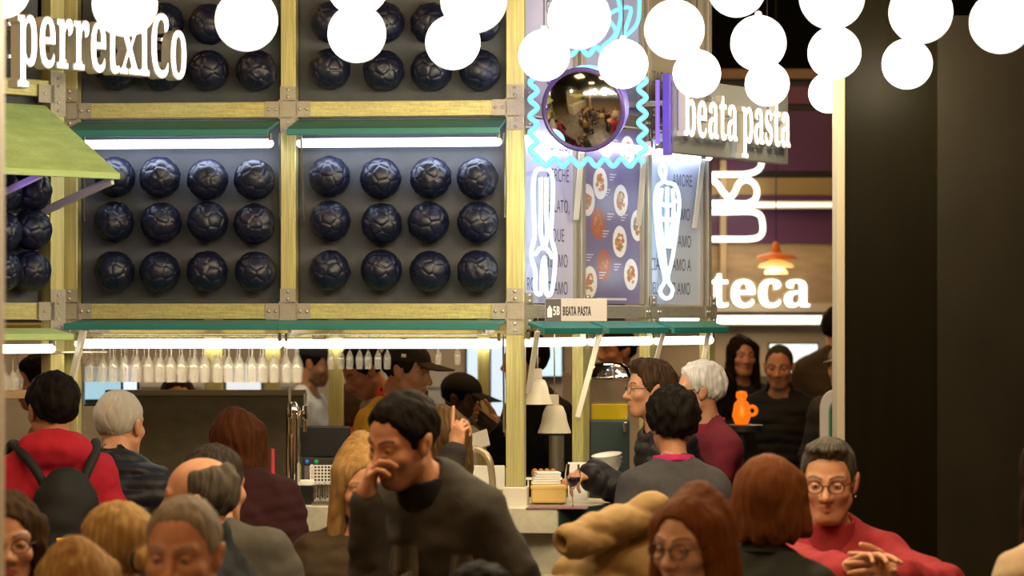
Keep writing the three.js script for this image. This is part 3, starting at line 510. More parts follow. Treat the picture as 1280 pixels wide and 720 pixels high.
function hairField(o) {
  const st = o.hair, th = o.thick ?? 0.006, sd = o.seed, mess = o.mess ?? 0.004, L = o.length ?? 0.2;
  const ridge = (x, y, z) => { const a = Math.atan2(x, -z + 0.02), w = noise3(x * 14 + sd, y * 6, z * 14) * 1.6; return Math.sin(a * 26 + w * 3) * 0.0006 + Math.sin(a * 61 + w * 5 + y * 20) * 0.0006 + noise3(x * 26 + sd, y * 15, z * 26) * mess; };
  const bot = st === 'long' ? -L : st === 'bob' ? -0.11 : -0.03, h0 = [0.07, 0.05, 0.012], h1 = [0.088 + (o.wide ?? 0), bot + 0.03, 0.015], n0 = [0, -0.07, 0], n1 = [0, -0.3, -0.02], p0 = [0, 0, -0.11], p1 = [0, -L, -0.12];
  return (x, y, z) => {
    const ax = Math.abs(x);
    let d = ell(x, y, z, 0, 0.037, -0.014, 0.0765 + th, 0.086 + th * 1.15, 0.0985 + th);
    if (st === 'curly') d = smin(d, ell(x, y, z, 0, 0.03, -0.03, 0.098, 0.098, 0.1), 0.02);
    const cut = lineAt(st === 'high' || st === 'fringe' || o.hairline ? HAIRLINE.high : HAIRLINE.short, z) - y + noise3(x * 45 + sd, z * 45, 2) * 0.009;
    if (st === 'long' || st === 'bob' || st === 'bun' || st === 'pony') {
      if (st === 'long' || st === 'bob') {
        let c = ell(x, y, z, 0, bot * 0.42, -0.045, 0.096 + (o.wide ?? 0), 0.07 - bot * 0.72, 0.066);
        c = smin(c, cap(ax, y, z, h0, h1, 0.03, 0.024), 0.03);
        d = smin(d, c, 0.04);
        d = smax(d, bot - y + noise3(x * 30 + sd, 1, z * 30) * 0.012, 0.02);
        d = smax(d, -ell(x, y, z, 0, -0.03, 0.105, 0.061 + (o.open ?? 0), 0.112, 0.085), 0.012);
        d = smax(d, -cap(x, y, z, n0, n1, 0.05, 0.06), 0.01);
      } else { d = smax(d, cut * 0.85, 0.008); if (st === 'bun') d = smin(d, ell(x, y, z, o.bunX ?? 0, -0.012, -0.118, 0.038, 0.036, 0.032), 0.012); else d = smin(d, cap(x, y, z, p0, p1, 0.03, 0.02), 0.02); }
    } else {
      d += (th * 0.9) * (1 - sstep(0, 0.028, -cut)); d = smax(d, cut * 0.85, 0.006);
      if (st === 'fringe') { d = smax(d, z - 0.012, 0.012); d = smax(d, y - 0.088 + z * 0.25, 0.014); }
      if (st === 'quiff') d = smin(d, smax(ell(x, y, z, 0, 0.105, 0.045, 0.06, 0.028, 0.05), cut * 0.85, 0.01), 0.03);
    }
    return Math.abs(d) > 0.03 ? d : d + ridge(x, y, z);
  };
}
// baseball cap on the head
function capField() { return (x, y, z) => { let d = ell(x, y, z, 0, 0.04, -0.012, 0.0855, 0.09, 0.107); d = smax(d, 0.042 - y + z * 0.12, 0.006); let b = ell(x, y, z, 0, 0.051, 0.115, 0.077, 0.2, 0.088); const yy = 0.052 - x * x * 3.0 - (z - 0.08) * 0.1; b = smax(b, Math.abs(y - yy) - 0.0035, 0.003); b = Math.max(b, 0.06 - z); return smin(d, b, 0.006) + Math.abs(Math.sin(Math.atan2(x, z) * 3)) ** 30 * -0.0; }; }

// hand: origin at the wrist, fingers along +y, palm facing +z, thumb on +x (mirrored for the other hand)
function handField(curl, spread = 0.12) {
  const w0 = [0, -0.04, 0], w1 = [0, 0.02, 0], fingers = [], L = [[0.040, 0.024, 0.020], [0.045, 0.028, 0.022], [0.041, 0.026, 0.021], [0.032, 0.019, 0.018]];
  for (let i = 0; i < 4; i++) {
    let p = [0.030 - i * 0.0195, 0.088 - Math.abs(i - 1) * 0.003 - (i === 3 ? 0.006 : 0), 0], a = 0;
    const c = curl[i], sp = (1.2 - i) * spread * (1 - Math.min(1, c * 0.6));
    L[i].forEach((l, k) => { a += c * [0.75, 0.95, 0.6][k]; const q = [p[0] + Math.sin(sp) * l, p[1] + Math.cos(a) * l, p[2] + Math.sin(a) * l]; const r = [0.0092, 0.0084, 0.0076][k] * (i === 3 ? 0.86 : 1); fingers.push([p, q, r, r * 0.92]); p = q; });
  }
  const tc = curl[4]; let p = [0.032, 0.022, 0.006], a = 0.75 - tc * 0.35, b = tc * 0.7;
  [[0.038, 0.0125], [0.032, 0.0102], [0.027, 0.009]].forEach(([l, r], k) => { const q = [p[0] + Math.sin(a) * Math.cos(b) * l, p[1] + Math.cos(a) * l, p[2] + Math.sin(b) * l]; fingers.push([p, q, r, r * 0.9]); p = q; a -= 0.12 + tc * 0.35; b += tc * 0.25; });
  return (x, y, z) => {
    let d = ell(x, y, z, 0.001, 0.05, 0.002, 0.041, 0.052, 0.0165);
    d = smin(d, ell(x, y, z, 0.026, 0.034, 0.01, 0.018, 0.03, 0.016), 0.012);
    d = smin(d, cap(x, y, z, w0, w1, 0.028, 0.026), 0.022);
    let f = 1; for (const g of fingers) f = Math.min(f, cap(x, y, z, g[0], g[1], g[2], g[3]));
    return smin(d, f, 0.006);
  };
}
const skinMat = new THREE.MeshPhysicalMaterial({ vertexColors: true, roughness: 0.5, sheen: 0.15, sheenRoughness: 0.6, sheenColor: new THREE.Color(0.6, 0.35, 0.25) });
const cloths = new Map();
function cloth(c, rough = 0.9, sheen = 0.15) { const k = c.join() + rough; if (!cloths.has(k)) cloths.set(k, new THREE.MeshPhysicalMaterial({ vertexColors: true, roughness: rough, specularIntensity: 0.5, sheen, sheenRoughness: 0.7, sheenColor: new THREE.Color().setRGB(...c.map((v) => Math.min(1, v * 1.5 + 0.003))) })); return cloths.get(k); }
const hairMats = new Map();
const hairMat = () => { if (!hairMats.has(1)) hairMats.set(1, new THREE.MeshPhysicalMaterial({ vertexColors: true, roughness: 0.65, specularIntensity: 0.08 })); return hairMats.get(1); };
const SKIN = { pale: [0.52, 0.28, 0.18], fair: [0.46, 0.21, 0.112], tan: [0.38, 0.165, 0.085], dark: [0.075, 0.034, 0.02] };

function ik(s, t, l1, l2, pole) {                                            // elbow or knee between two joints
  const d = t.clone().sub(s); let D = d.length(); if (D > (l1 + l2) * 0.995) { d.multiplyScalar((l1 + l2) * 0.995 / D); D = (l1 + l2) * 0.995; }
  const dir = d.clone().normalize(), a = (l1 * l1 - l2 * l2 + D * D) / (2 * D), h = Math.sqrt(Math.max(0, l1 * l1 - a * a)), p = pole.clone().addScaledVector(dir, -pole.dot(dir)).normalize();
  return [s.clone().addScaledVector(dir, a).addScaledVector(p, h), s.clone().add(d)];
}
const A3 = (v) => [v.x, v.y, v.z];
let personCount = 0;
const TL = [0, 0, 0];
const people = [];
function person(o) {
  const ink = (c) => (c && Math.max(...c) < 0.1 ? c.map((v) => v * 0.5) : c); o = { ...o, hairColor: o.dyed ? o.hairColor : ink(o.hairColor), hairColor2: !o.dyed && o.hairColor2 && o.hairColor && Math.max(...o.hairColor) < 0.1 ? o.hairColor2.map((v) => v * 0.55) : o.hairColor2, top: { ...o.top, color: o.top.dye ? o.top.color : ink(o.top.color) } };
  const sd = ++personCount * 7.3, s = o.s ?? 1, fem = o.fem ? 1 : 0, near = o.near ?? 1, sit = !!o.sit;
  const yaw = (o.yaw ?? 0) * Math.PI / 180, rad = (a) => (a ?? 0) * Math.PI / 180;
  const RT = new THREE.Matrix4().makeRotationFromEuler(new THREE.Euler(rad(o.lean), rad(o.twist), rad(o.tilt), 'YXZ')), tv = (x, y, z) => V(x * s, y * s, z * s).applyMatrix4(RT);
  const RTi = RT.clone().invert().elements;
  const head = tv(0, 0.515, -0.005).add(V(0, 0.155 * s, 0.03 * s).applyEuler(new THREE.Euler(rad((o.lean ?? 0) * 0.5 + (o.crane ?? 0)), 0, rad((o.tilt ?? 0) * 0.7), 'YXZ')));
  const RH = new THREE.Matrix4().makeRotationFromEuler(new THREE.Euler(rad(o.headPitch), rad(o.headYaw), rad(o.headRoll), 'YXZ'));
  const target = P(o.head[0], o.head[1], o.d), Ry = new THREE.Matrix4().makeRotationY(yaw);
  const pelvis = target.clone().sub(head.clone().applyMatrix4(Ry));
  const inv = (w) => w.clone().sub(pelvis).applyMatrix4(Ry.clone().invert());
  const floorY = -pelvis.y;
  const J = { head };
  const sh = (0.165 - fem * 0.018) * s, U = 0.285 * s, Fo = 0.25 * s;
  for (const [k, q] of [['L', 1], ['R', -1]]) {
    const S = tv(q * sh / s, 0.428, -0.012), a = o['arm' + k] ?? {};
    let W; if (a.px) W = inv(P(...a.px)); else if (a.to) W = V(...a.to).multiplyScalar(s); else W = sit ? S.clone().add(V(-q * 0.05, -0.24, 0.33).multiplyScalar(s)) : S.clone().add(V(q * 0.07, -0.5, 0.07).multiplyScalar(s));
    const pole = a.poleW ? V(...a.poleW).applyMatrix4(Ry.clone().invert()) : a.pole ? V(...a.pole) : V(q * 0.45, -0.8, -0.6);
    const [E, W2] = ik(S, W, U, Fo, pole); J['S' + k] = S; J['E' + k] = E; J['W' + k] = W2;
    const H0 = V(q * 0.09 * s, -0.02, 0);
    const ank = sit ? V(q * 0.13 * s, Math.max(floorY + 0.08, -0.72), 0.3 * s) : V(q * 0.11 * s, floorY + 0.085, -0.02 * s + (o.stride ?? 0) * q);
    const legL = 0.43 * s; let K, An; if (sit) [K, An] = ik(H0, ank, legL, legL, V(q * 0.1, 0.5, 1)); else [K, An] = ik(H0, ank, Math.max(legL, (H0.distanceTo(ank)) / 2 + 0.003), Math.max(legL, H0.distanceTo(ank) / 2 + 0.003), V(0, 0, 1));
    J['H' + k] = H0; J['K' + k] = K; J['A' + k] = An; J['T' + k] = An.clone().add(V(q * 0.03, -0.045, 0.16 * s));
  }
  const j = {}; for (const k of Object.keys(J)) j[k] = A3(J[k]);
  const girth = o.girth ?? 0, bust = fem ? 0.012 : 0;
  const tl = (x, y, z) => { TL[0] = (RTi[0] * x + RTi[4] * y + RTi[8] * z) / s; TL[1] = (RTi[1] * x + RTi[5] * y + RTi[9] * z) / s; TL[2] = (RTi[2] * x + RTi[6] * y + RTi[10] * z) / s; return TL; };
  const nk0 = [0, 0.44, -0.02], hl = [...tl(...j.head)], nk1 = [hl[0] * 0.9, hl[1] - 0.06, hl[2] - 0.02];
  const t0 = [0, 0.425, -0.018], t1 = [sh / s - 0.03, 0.42, -0.018], t2 = [0.02, 0.515, -0.022], t3 = [sh / s - 0.02, 0.435, -0.02];
  const torso = (x, y, z) => {
    let d = ell(x, y, z, 0, 0.0, -0.005, 0.176 + girth, 0.13, 0.118 + girth);
    d = smin(d, ell(x, y, z, 0, 0.17, 0.0 + girth * 0.5, 0.142 - fem * 0.012 + girth, 0.18, 0.102 + girth), 0.06);
    d = smin(d, ell(x, y, z, 0, 0.33, -0.005, 0.16 - fem * 0.012 + girth * 0.7, 0.16, 0.112 + bust + girth * 0.6), 0.05);
    d = smin(d, cap(Math.abs(x), y, z, t0, t1, 0.06, 0.054), 0.05);
    d = smin(d, cap(Math.abs(x), y, z, t2, t3, 0.04, 0.046), 0.045);
    return d;
  };
  const arm = (x, y, z, k, r = 1) => smin(cap(x, y, z, j['S' + k], j['E' + k], 0.043 * s, 0.035 * s), cap(x, y, z, j['E' + k], j['W' + k], 0.034 * s, 0.026 * s), 0.02);
  const leg = (x, y, z, k) => smin(cap(x, y, z, j['H' + k], j['K' + k], 0.08 * s, 0.06 * s), cap(x, y, z, j['K' + k], j['A' + k], 0.058 * s, 0.042 * s), 0.03);
  const heel = {}; for (const k of ['L', 'R']) heel[k] = [j['A' + k][0], j['A' + k][1] - 0.035, j['A' + k][2] - 0.03];
  const foot = (x, y, z, k) => cap(x, y, z, heel[k], j['T' + k], 0.04 * s, 0.034 * s);
  const bodyF = (x, y, z) => { const t = tl(x, y, z); let d = Math.min(torso(t[0], t[1], t[2]) * s, 9); d = smin(d, cap(t[0], t[1], t[2], nk0, nk1, 0.055 - fem * 0.007, 0.05 - fem * 0.006) * s, 0.03); for (const k of ['L', 'R']) { d = smin(d, arm(x, y, z, k), 0.03); d = smin(d, leg(x, y, z, k), 0.04); d = smin(d, foot(x, y, z, k) + 0.006, 0.02); } return d; };
  const all = Object.values(j), lo = [0, 1, 2].map((i) => Math.min(...all.map((p) => p[i])) - 0.22 * s), hi = [0, 1, 2].map((i) => Math.max(...all.map((p) => p[i])) + 0.22 * s);
  const bodyHi = [hi[0], j.head[1] + 0.02, hi[2]];
  const skinPaint = (x, y, z, c) => { const n = 1 + noise3(x * 20 + sd, y * 20, z * 20) * 0.06; c[0] = o.skin[0] * n; c[1] = o.skin[1] * n; c[2] = o.skin[2] * n; };
  const geos = [netMesh(bodyF, lo, bodyHi, 0.022, skinPaint)];
  const hs = (o.headScale ?? 1) * (fem ? 0.965 : 1), HM = RH.clone(); HM.scale(V(hs, hs, hs)); HM.setPosition(J.head);
  const oo = { ...o, seed: sd }, hc = near > 1 ? 0.0028 : near === 1 ? 0.0038 : 0.006;
  geos.push(netMesh(headField(oo), [-0.105, -0.19, -0.13], [0.105, 0.135, 0.135], hc, headPaint(oo)).applyMatrix4(HM));
  for (const [k, q] of [['L', 1], ['R', -1]]) {
    const a = o['arm' + k] ?? {}, curl = a.curl ?? [0.5, 0.6, 0.65, 0.7, 0.35];
    const y = a.dir ? V(...a.dir).normalize() : J['W' + k].clone().sub(J['E' + k]).normalize();
    let z = a.palm ? V(...a.palm) : V(-q, 0, 0.1).applyMatrix4(RT); z.addScaledVector(y, -z.dot(y)).normalize();
    let x = y.clone().cross(z);
    // the thumb sits on the inner side: for the left hand (palm towards +z of the hand) it is x, mirrored for the right
    const m = new THREE.Matrix4().makeBasis(x, y, z), mir = (a.thumb ?? (k === 'R' ? 1 : -1));
    const f = handField(curl, a.spread), g = netMesh((X, Y, Z) => f(X * mir, Y, Z), [-0.11, -0.045, -0.06], [0.11, 0.205, 0.13], near > 1 ? 0.0032 : near === 1 ? 0.0045 : 0.0065, (X, Y, Z, c) => { skinPaint(X, Y, Z, c); });
    const hsz = s * (fem ? 0.9 : 1); m.scale(V(hsz, hsz, hsz)); m.setPosition(J['W' + k]); g.applyMatrix4(m); geos.push(g);
  }
  const t = thing('person', o.label, 'person', V(pelvis.x, 0, pelvis.z)); t.rotation.y = yaw; t.position.y = 0;
  const put = (name, g, m, parent = t) => { if (parent === t) g.translate(0, pelvis.y, 0); return part(name, g, m, parent); };
  put('body', mergeGeometries(geos.map((g) => g.toNonIndexed ? g : g)), skinMat);
  // hair
  const hb = o.hair === 'long' ? Math.max(0.3, (o.length ?? 0.2) + 0.1) : 0.25;
  if (o.hair && o.hair !== 'none') {
    const hf = hairField(oo), h = o.hairColor, h2 = o.hairColor2 ?? h.map((v) => v * 1.7 + 0.0015);
    const g = netMesh(hf, [-0.14, o.hair === 'short' || o.hair === 'high' ? -0.11 : -hb, -0.17], [0.14, 0.155, 0.13], hc * 1.15, (x, y, z, c) => { const a = Math.atan2(x, -z + 0.02), k = sstep(-0.6, 0.9, Math.sin(a * 33 + noise3(x * 14 + sd, y * 6, z * 14) * 5) * 0.5 + noise3(x * 50, y * 9, z * 50 + sd) * 0.7); for (let i = 0; i < 3; i++) c[i] = lerp(h[i], h2[i], 0.2 + 0.6 * k); });
    g.applyMatrix4(HM); put('hair', g, hairMat());
  }
  if (o.cap) { const g = netMesh(capField(), [-0.11, 0.02, -0.14], [0.11, 0.15, 0.215], hc, (x, y, z, c) => { const n = 1 + noise3(x * 60, y * 60, z * 60) * 0.1; o.cap.forEach((v, i) => (c[i] = v * n)); }); g.applyMatrix4(HM); const cm = put('cap', g, cloth(o.cap, 0.8)); if (o.capLogo) { const q = box(0.02, 0.014, 0.004, 0.001); q.applyMatrix4(new THREE.Matrix4().makeRotationY(-Math.PI / 2).setPosition(-0.0865, 0.068, 0.005)); q.applyMatrix4(HM); const lg = part('logo', q.translate(0, pelvis.y, 0), MT.white, cm); } }
  if (o.glasses) {
    const g = [];
    for (const q of [-1, 1]) { const rim = new THREE.TorusGeometry(0.0215, o.glasses.r ?? 0.0018, 8, 36); rim.scale(1.08, 0.82, 1); rim.rotateY(q * 0.14); g.push(rim.translate(q * 0.031, 0.001, 0.099)); g.push(new THREE.TubeGeometry(new THREE.CatmullRomCurve3([V(q * 0.054, 0.006, 0.094), V(q * 0.073, 0.008, 0.05), V(q * 0.079, 0.006, 0.0), V(q * 0.078, -0.012, -0.02)]), 24, 0.0018, 6)); }
    g.push(new THREE.TubeGeometry(new THREE.CatmullRomCurve3([V(-0.011, 0.004, 0.101), V(0, 0.008, 0.103), V(0.011, 0.004, 0.101)]), 10, 0.0016, 6));
    const gm = merged(g); gm.applyMatrix4(HM); put('glasses', gm, M(o.glasses.c ?? [0.01, 0.008, 0.007], 0.3));
  }
  // clothing
  const T = o.top, th = T.thick ?? 0.012, c0 = T.color, hem = T.hem ?? -0.09;
  const quilt = (v, p) => T.quilt ? T.quilt * (Math.abs(Math.sin(v * Math.PI / p)) ** 0.6 - 0.6) : 0;
  const nT = [lerp(nk0[0], nk1[0], 0.75), lerp(nk0[1], nk1[1], 0.75), lerp(nk0[2], nk1[2], 0.75)], c1 = [nk0[0], T.neck === 'v' ? 0.48 : 0.525, T.neck === 'v' ? 0.02 : nk0[2] + 0.035], c2 = [nk1[0], nk1[1] + 0.12, nk1[2] + 0.01], hd0 = [0.06, 0.51, -0.08], hd1 = [0.085, 0.485, 0.03], sl = {};
  for (const k of ['L', 'R']) sl[k] = [[0, 1, 2].map((i) => lerp(j['S' + k][i], j['E' + k][i], 0.62)), [0, 1, 2].map((i) => lerp(j['E' + k][i], j['W' + k][i], 0.93))];
  const topF = (x, y, z) => {
    const t = tl(x, y, z);
    let d = torso(t[0], t[1], t[2]) - th;
    if (T.quilt) d -= quilt(t[1] + noise3(t[0] * 4, 1, t[2] * 4) * 0.006, 0.052);
    if (T.hood) { d = smin(d, ell(t[0], t[1], t[2], 0, 0.525, -0.075, 0.145, 0.085, 0.09), 0.03); d = smin(d, cap(Math.abs(t[0]), t[1], t[2], hd0, hd1, 0.04, 0.03), 0.02); }
    if (T.neck === 'turtle' || T.neck === 'stand') d = smin(d, cap(t[0], t[1], t[2], nk0, nT, 0.068, T.neck === 'stand' ? 0.072 : 0.06), 0.02);
    d = smax(d, -cap(t[0], t[1], t[2], c1, c2, T.neck === 'turtle' ? 0.05 : 0.064, 0.062), 0.006);
    d = smax(d, hem - t[1], 0.015);
    d *= s;
    for (const k of ['L', 'R']) {
      let W = j['W' + k], E = j['E' + k], S = j['S' + k];
      if (T.short) { const e = sl[k][0]; d = smin(d, cap(x, y, z, S, e, 0.06 * s + th, 0.058 * s + th), 0.03); continue; }
      const w = sl[k][1];
      let a = smin(cap(x, y, z, S, E, 0.047 * s + th, 0.039 * s + th), cap(x, y, z, E, w, 0.039 * s + th, 0.03 * s + th), 0.025);
      if (T.quilt) { const u = capT(x, y, z, S, E), v = capT(x, y, z, E, w); a -= quilt(u < 1 ? u * 0.285 : 0.285 + v * 0.25, 0.052); }
      else { const el = Math.hypot(x - E[0], y - E[1], z - E[2]); if (el < 0.2 && Math.abs(a) < 0.04) a += Math.sin((capT(x, y, z, S, E) * 0.28 + capT(x, y, z, E, w) * 0.25) * 150 + noise3(x * 12, y * 12, z * 12 + sd) * 3) * 0.003 * Math.exp(-((el / 0.09) ** 2)); }
      d = smin(d, a, 0.035);
    }
    const fold = T.fold ?? 0.006; if (Math.abs(d) > 0.04) return d;
    return d + noise3(x * 5 + sd, y * 9, z * 5) * fold + noise3(x * 13 + sd, y * 16, z * 13) * fold * 0.5;
  };
  const weave = T.weave ?? 0.08;
  const paintCloth = (c0) => (x, y, z, c) => { const n = 1 + noise3(x * 25 + sd, y * 25, z * 25) * weave + noise3(x * 110, y * 110, z * 110 + sd) * weave; for (let i = 0; i < 3; i++) c[i] = c0[i] * n; };
  const stripe = T.paint ? (x, y, z, c) => { paintCloth(c0)(x, y, z, c); const t = tl(x, y, z); const q = T.paint(t[0], t[1], t[2]); if (q) for (let i = 0; i < 3; i++) c[i] = q[i]; } : paintCloth(c0);
  const topLo = [lo[0], Math.max(lo[1], -0.35), lo[2]], topHi = [hi[0], Math.max(j.head[1], j.WL[1], j.WR[1], j.EL[1], j.ER[1]) + 0.1, hi[2]];
  const tm = put(T.name ?? 'sweater', netMesh(topF, topLo, topHi, near > 1 ? 0.0075 : near === 1 ? 0.0095 : 0.013, stripe), cloth(c0, T.rough ?? 0.85, T.sheen ?? 0.25));
  if (o.collar) {
    const cf = (x, y, z) => { const t = tl(x, y, z); const top = [lerp(nk0[0], nk1[0], 0.6), lerp(nk0[1], nk1[1], 0.6), lerp(nk0[2], nk1[2], 0.6)]; const q = cap(t[0], t[1], t[2], [0, 0.40, -0.02], nk1, 0.098, 0.05); let d = Math.abs(q - 0.006) - 0.005; d = smax(d, t[1] - (o.collar.h ?? 0.535) - (t[2] < 0 ? -t[2] * 0.15 : 0), 0.004); d = smax(d, (o.collar.lo ?? 0.502) + clamp(-t[2] * 0.4, 0, 0.034) - t[1] - Math.max(0, t[2]) * 0.5, 0.004); return d * s; };
    put('collar', netMesh(cf, [lo[0], j.SL[1] - 0.1, lo[2]], [hi[0], j.head[1] + 0.02, hi[2]], 0.0055, paintCloth(o.collar.color)), cloth(o.collar.color));
  }
  const pc = o.pants ?? [0.02, 0.022, 0.03];
  const pantF = (x, y, z) => { const t = tl(x, y, z); let d = smax(torso(t[0], t[1], t[2]) - 0.008, t[1] - Math.max(0.05, hem + 0.06), 0.01) * s; for (const k of ['L', 'R']) d = smin(d, leg(x, y, z, k) - 0.012 * s, 0.03); return smax(d, floorY + 0.06 - y, 0.01) + noise3(x * 8 + sd, y * 8, z * 8) * 0.004; };
  put('trousers', netMesh(pantF, [lo[0], Math.max(lo[1], floorY), lo[2]], [hi[0], 0.16, hi[2]], 0.018, paintCloth(pc)), cloth(pc));
  for (const k of ['L', 'R']) { const sf = (x, y, z) => smax(foot(x, y, z, k) - 0.008, (Math.max(floorY, j['T' + k][1] - 0.04)) + 0.001 - y, 0.005); const c = j['A' + k]; put('shoe', netMesh(sf, [c[0] - 0.15, c[1] - 0.16, c[2] - 0.16], [c[0] + 0.17, c[1] + 0.09, c[2] + 0.28], 0.014, paintCloth([0.02, 0.017, 0.015])), cloth([0.02, 0.017, 0.015], 0.5)); }
  if (o.extra) o.extra({ t, J, HM, pelvis, RT, s, put, tl, put2: (name, g, m) => part(name, g.translate(0, pelvis.y, 0), m, t) });
  people.push({ o, pelvis, yaw, t, J, sit, toWorld: (v) => v.clone().applyMatrix4(Ry).add(pelvis) });
  return people[people.length - 1];
}

// ───────── inside the stall and on the counter ─────────
function boxPx(x0, y0, x1, y1, d, depth, r = 0.004) { const a = P(x0, y0, d), b = P(x1, y1, d); return { w: b.x - a.x, h: a.y - b.y, pos: V((a.x + b.x) / 2, (a.y + b.y) / 2, -d - depth / 2), geo: box(b.x - a.x, a.y - b.y, depth, r) }; }
function singlePx(name, q, mat, label, category, group) { return single(name, q.geo, mat, label, category, q.pos, 0, group); }
function lampPanel(name, label, x0, y0, x1, y1, d, color, k, nits) {          // a lit screen or panel facing the camera
  const q = boxPx(x0, y0, x1, y1, d, 0.03), t = thing(name, label, 'screen', q.pos.clone());
  part('casing', box(q.w + 0.02, q.h + 0.02, 0.03), MT.black, t);
  part('screen', plain(q.w, q.h, 0.004), glow(color, k), t, V(0, 0, 0.016));
  if (nits) areaLight(new THREE.Color().setRGB(...color), nits, q.w, q.h, q.pos.clone().add(V(0, 0, 0.03)), q.pos.clone().add(V(0, -0.2, 3)));
  return t;
}
// hanging wine glasses
const glassProfile = [[0.0, 0.0], [0.033, 0.0], [0.034, 0.002], [0.006, 0.006], [0.0035, 0.014], [0.0035, 0.085], [0.012, 0.095], [0.033, 0.125], [0.0375, 0.15], [0.031, 0.205], [0.0295, 0.205], [0.036, 0.15], [0.0315, 0.126], [0.011, 0.098], [0.0, 0.094]];
const glassGeo = lathe(glassProfile, 28), hungGeo = lathe([[0.034, 0], [0.006, -0.005], [0.0035, -0.014], [0.0035, -0.085], [0.012, -0.095], [0.033, -0.125], [0.0375, -0.15], [0.031, -0.205]], 20), tumblerGeo = lathe([[0, 0], [0.029, 0], [0.034, 0.1], [0.0325, 0.1], [0.028, 0.006], [0, 0.006]], 28);
const rackY = front.at(300, 419, -0.1).y;
{
  const rack = thing('glass_rack', 'steel glass rack rail under the flap above the bar', 'rack', front.pt(0.05, rackY));
  for (const [n, u0, u1] of [[-0.06, 0.05, UR - 0.1], [-0.15, 0.05, UR - 0.1], [-0.24, 0.05, UM + 0.2]]) world(part('rail', box(u1 - u0, 0.006, 0.02, 0.002), MT.steel, rack, front.pt((u0 + u1) / 2, rackY + 0.004, n), front.rot), rack);
  for (const u of [0.06, UM, UR - 0.12]) world(part('hanger', box(0.012, 0.03, 0.3, 0.002), MT.steel, rack, front.pt(u, rackY + 0.02, -0.15), front.rot), rack);
  const hang = (px, row, lab, grp, k = 1) => { const n = [-0.06, -0.15, -0.24][row]; const g = single('wine_glass', hungGeo, MT.hung, lab, 'glass', front.pt(front.at(px, 430, n).u, rackY - 0.001, n), rr(0, 6), grp); g.scale.set(k * 0.54, k * 0.86, k * 0.54); };
  for (let i = 0; i < 19; i++) hang(113 + i * 14.4 + rr(-1, 1), 0, 'clear wine glass in the front row hanging over the grey-haired customer', 'front row of hanging glasses');
  for (let i = 0; i < 19; i++) hang(108 + i * 14.5 + rr(-1, 1), 1, 'clear wine glass in the second row hanging behind the front row', 'second row of hanging glasses');
  for (let i = 0; i < 19; i++) hang(115 + i * 14.3 + rr(-1, 1), 2, 'clear wine glass in the rearmost hanging row over the dark panel', 'rear row of hanging glasses');
  for (let i = 0; i < 7; i++) hang(414 + i * 11.8 + rr(-1, 1), 1, 'small clear glass hanging beside the brown cap of the bartender', 'glasses hanging by the brown cap', 0.72);
  for (const x of [548, 572]) hang(x, 1, 'lone clear glass hanging above the black cap', 'glasses hanging above the black cap', 0.62);
  for (const [x, n] of [[4, -0.02], [16, -0.02], [6, -0.12], [22, -0.1]]) single('wine_glass', hungGeo, MT.hung, 'large clear wine glass hanging in the turned stall', 'glass', left.pt(left.at(x, 440, n).u, left.at(14, 443, n).y, n), 0, 'glasses hanging in the turned stall').scale.set(0.6, 0.66, 0.6);
  single('glass_rack', box(0.9, 0.008, 0.2, 0.002), MT.steel, 'steel glass rack rail of the turned stall', 'rack', left.pt(left.at(0, 440).u, left.at(14, 443).y + 0.006, -0.06), left.rot);
}
{ // dark splash panel behind the bar
  const q = boxPx(133, 489, 380, 640, 11.0, 0.03), t = thing('splash_panel', 'wide dark glossy panel standing behind the bar under the glasses', 'panel', V(q.pos.x, 0, q.pos.z));
  world(part('panel', q.geo, M([0.10, 0.085, 0.05], 0.34, 0.3, { map: mottled }), t, q.pos), t);
  const r = boxPx(131, 487.5, 382, 495, 10.98, 0.05); world(part('top_rail', r.geo, M([0.16, 0.13, 0.085], 0.4, 0.3), t, r.pos), t);
  for (const x of [140, 372]) { const a = P(x, 640, 11.02); world(part('leg', box(0.03, a.y, 0.03), MT.steel, t, V(a.x, a.y / 2, a.z)), t); }
}
function onCounter(px, n) { const r = front.at(px, 632, n); return front.pt(r.u, YC, n); }
{ // beer tap
  const b = onCounter(367, -0.12), t = thing('beer_tap', 'tall chrome beer tap column on the bar counter', 'beer tap', b), h = 0.345;
  part('column', new THREE.CylinderGeometry(0.029, 0.029, h, 32).translate(0, h / 2, 0), MT.chrome, t);
  part('base', new THREE.CylinderGeometry(0.045, 0.05, 0.02, 32).translate(0, 0.01, 0), MT.chrome, t);
  part('top_cap', lathe([[0.0, 0.03], [0.01, 0.03], [0.024, 0.012], [0.027, 0]], 28), MT.chrome, t, V(0, h, 0));
  for (const [x, k] of [[-0.012, 1], [0.046, 0.7]]) { const f = part('faucet', merged([moved(new THREE.CylinderGeometry(0.009, 0.012, 0.05, 16), x, h + 0.03 * k - 0.03, 0.03), moved(new THREE.CylinderGeometry(0.006, 0.008, 0.06 * k, 12), x, h - 0.06, 0.04), moved(new THREE.CylinderGeometry(0.008, 0.008, 0.06, 12), x, h - 0.02, 0.02, 0, Math.PI / 2)]), MT.chrome, t); part('handle', new THREE.CylinderGeometry(0.008, 0.005, 0.06 * k, 14).translate(x, h + 0.06 * k, 0.03), MT.steel, f); }
}
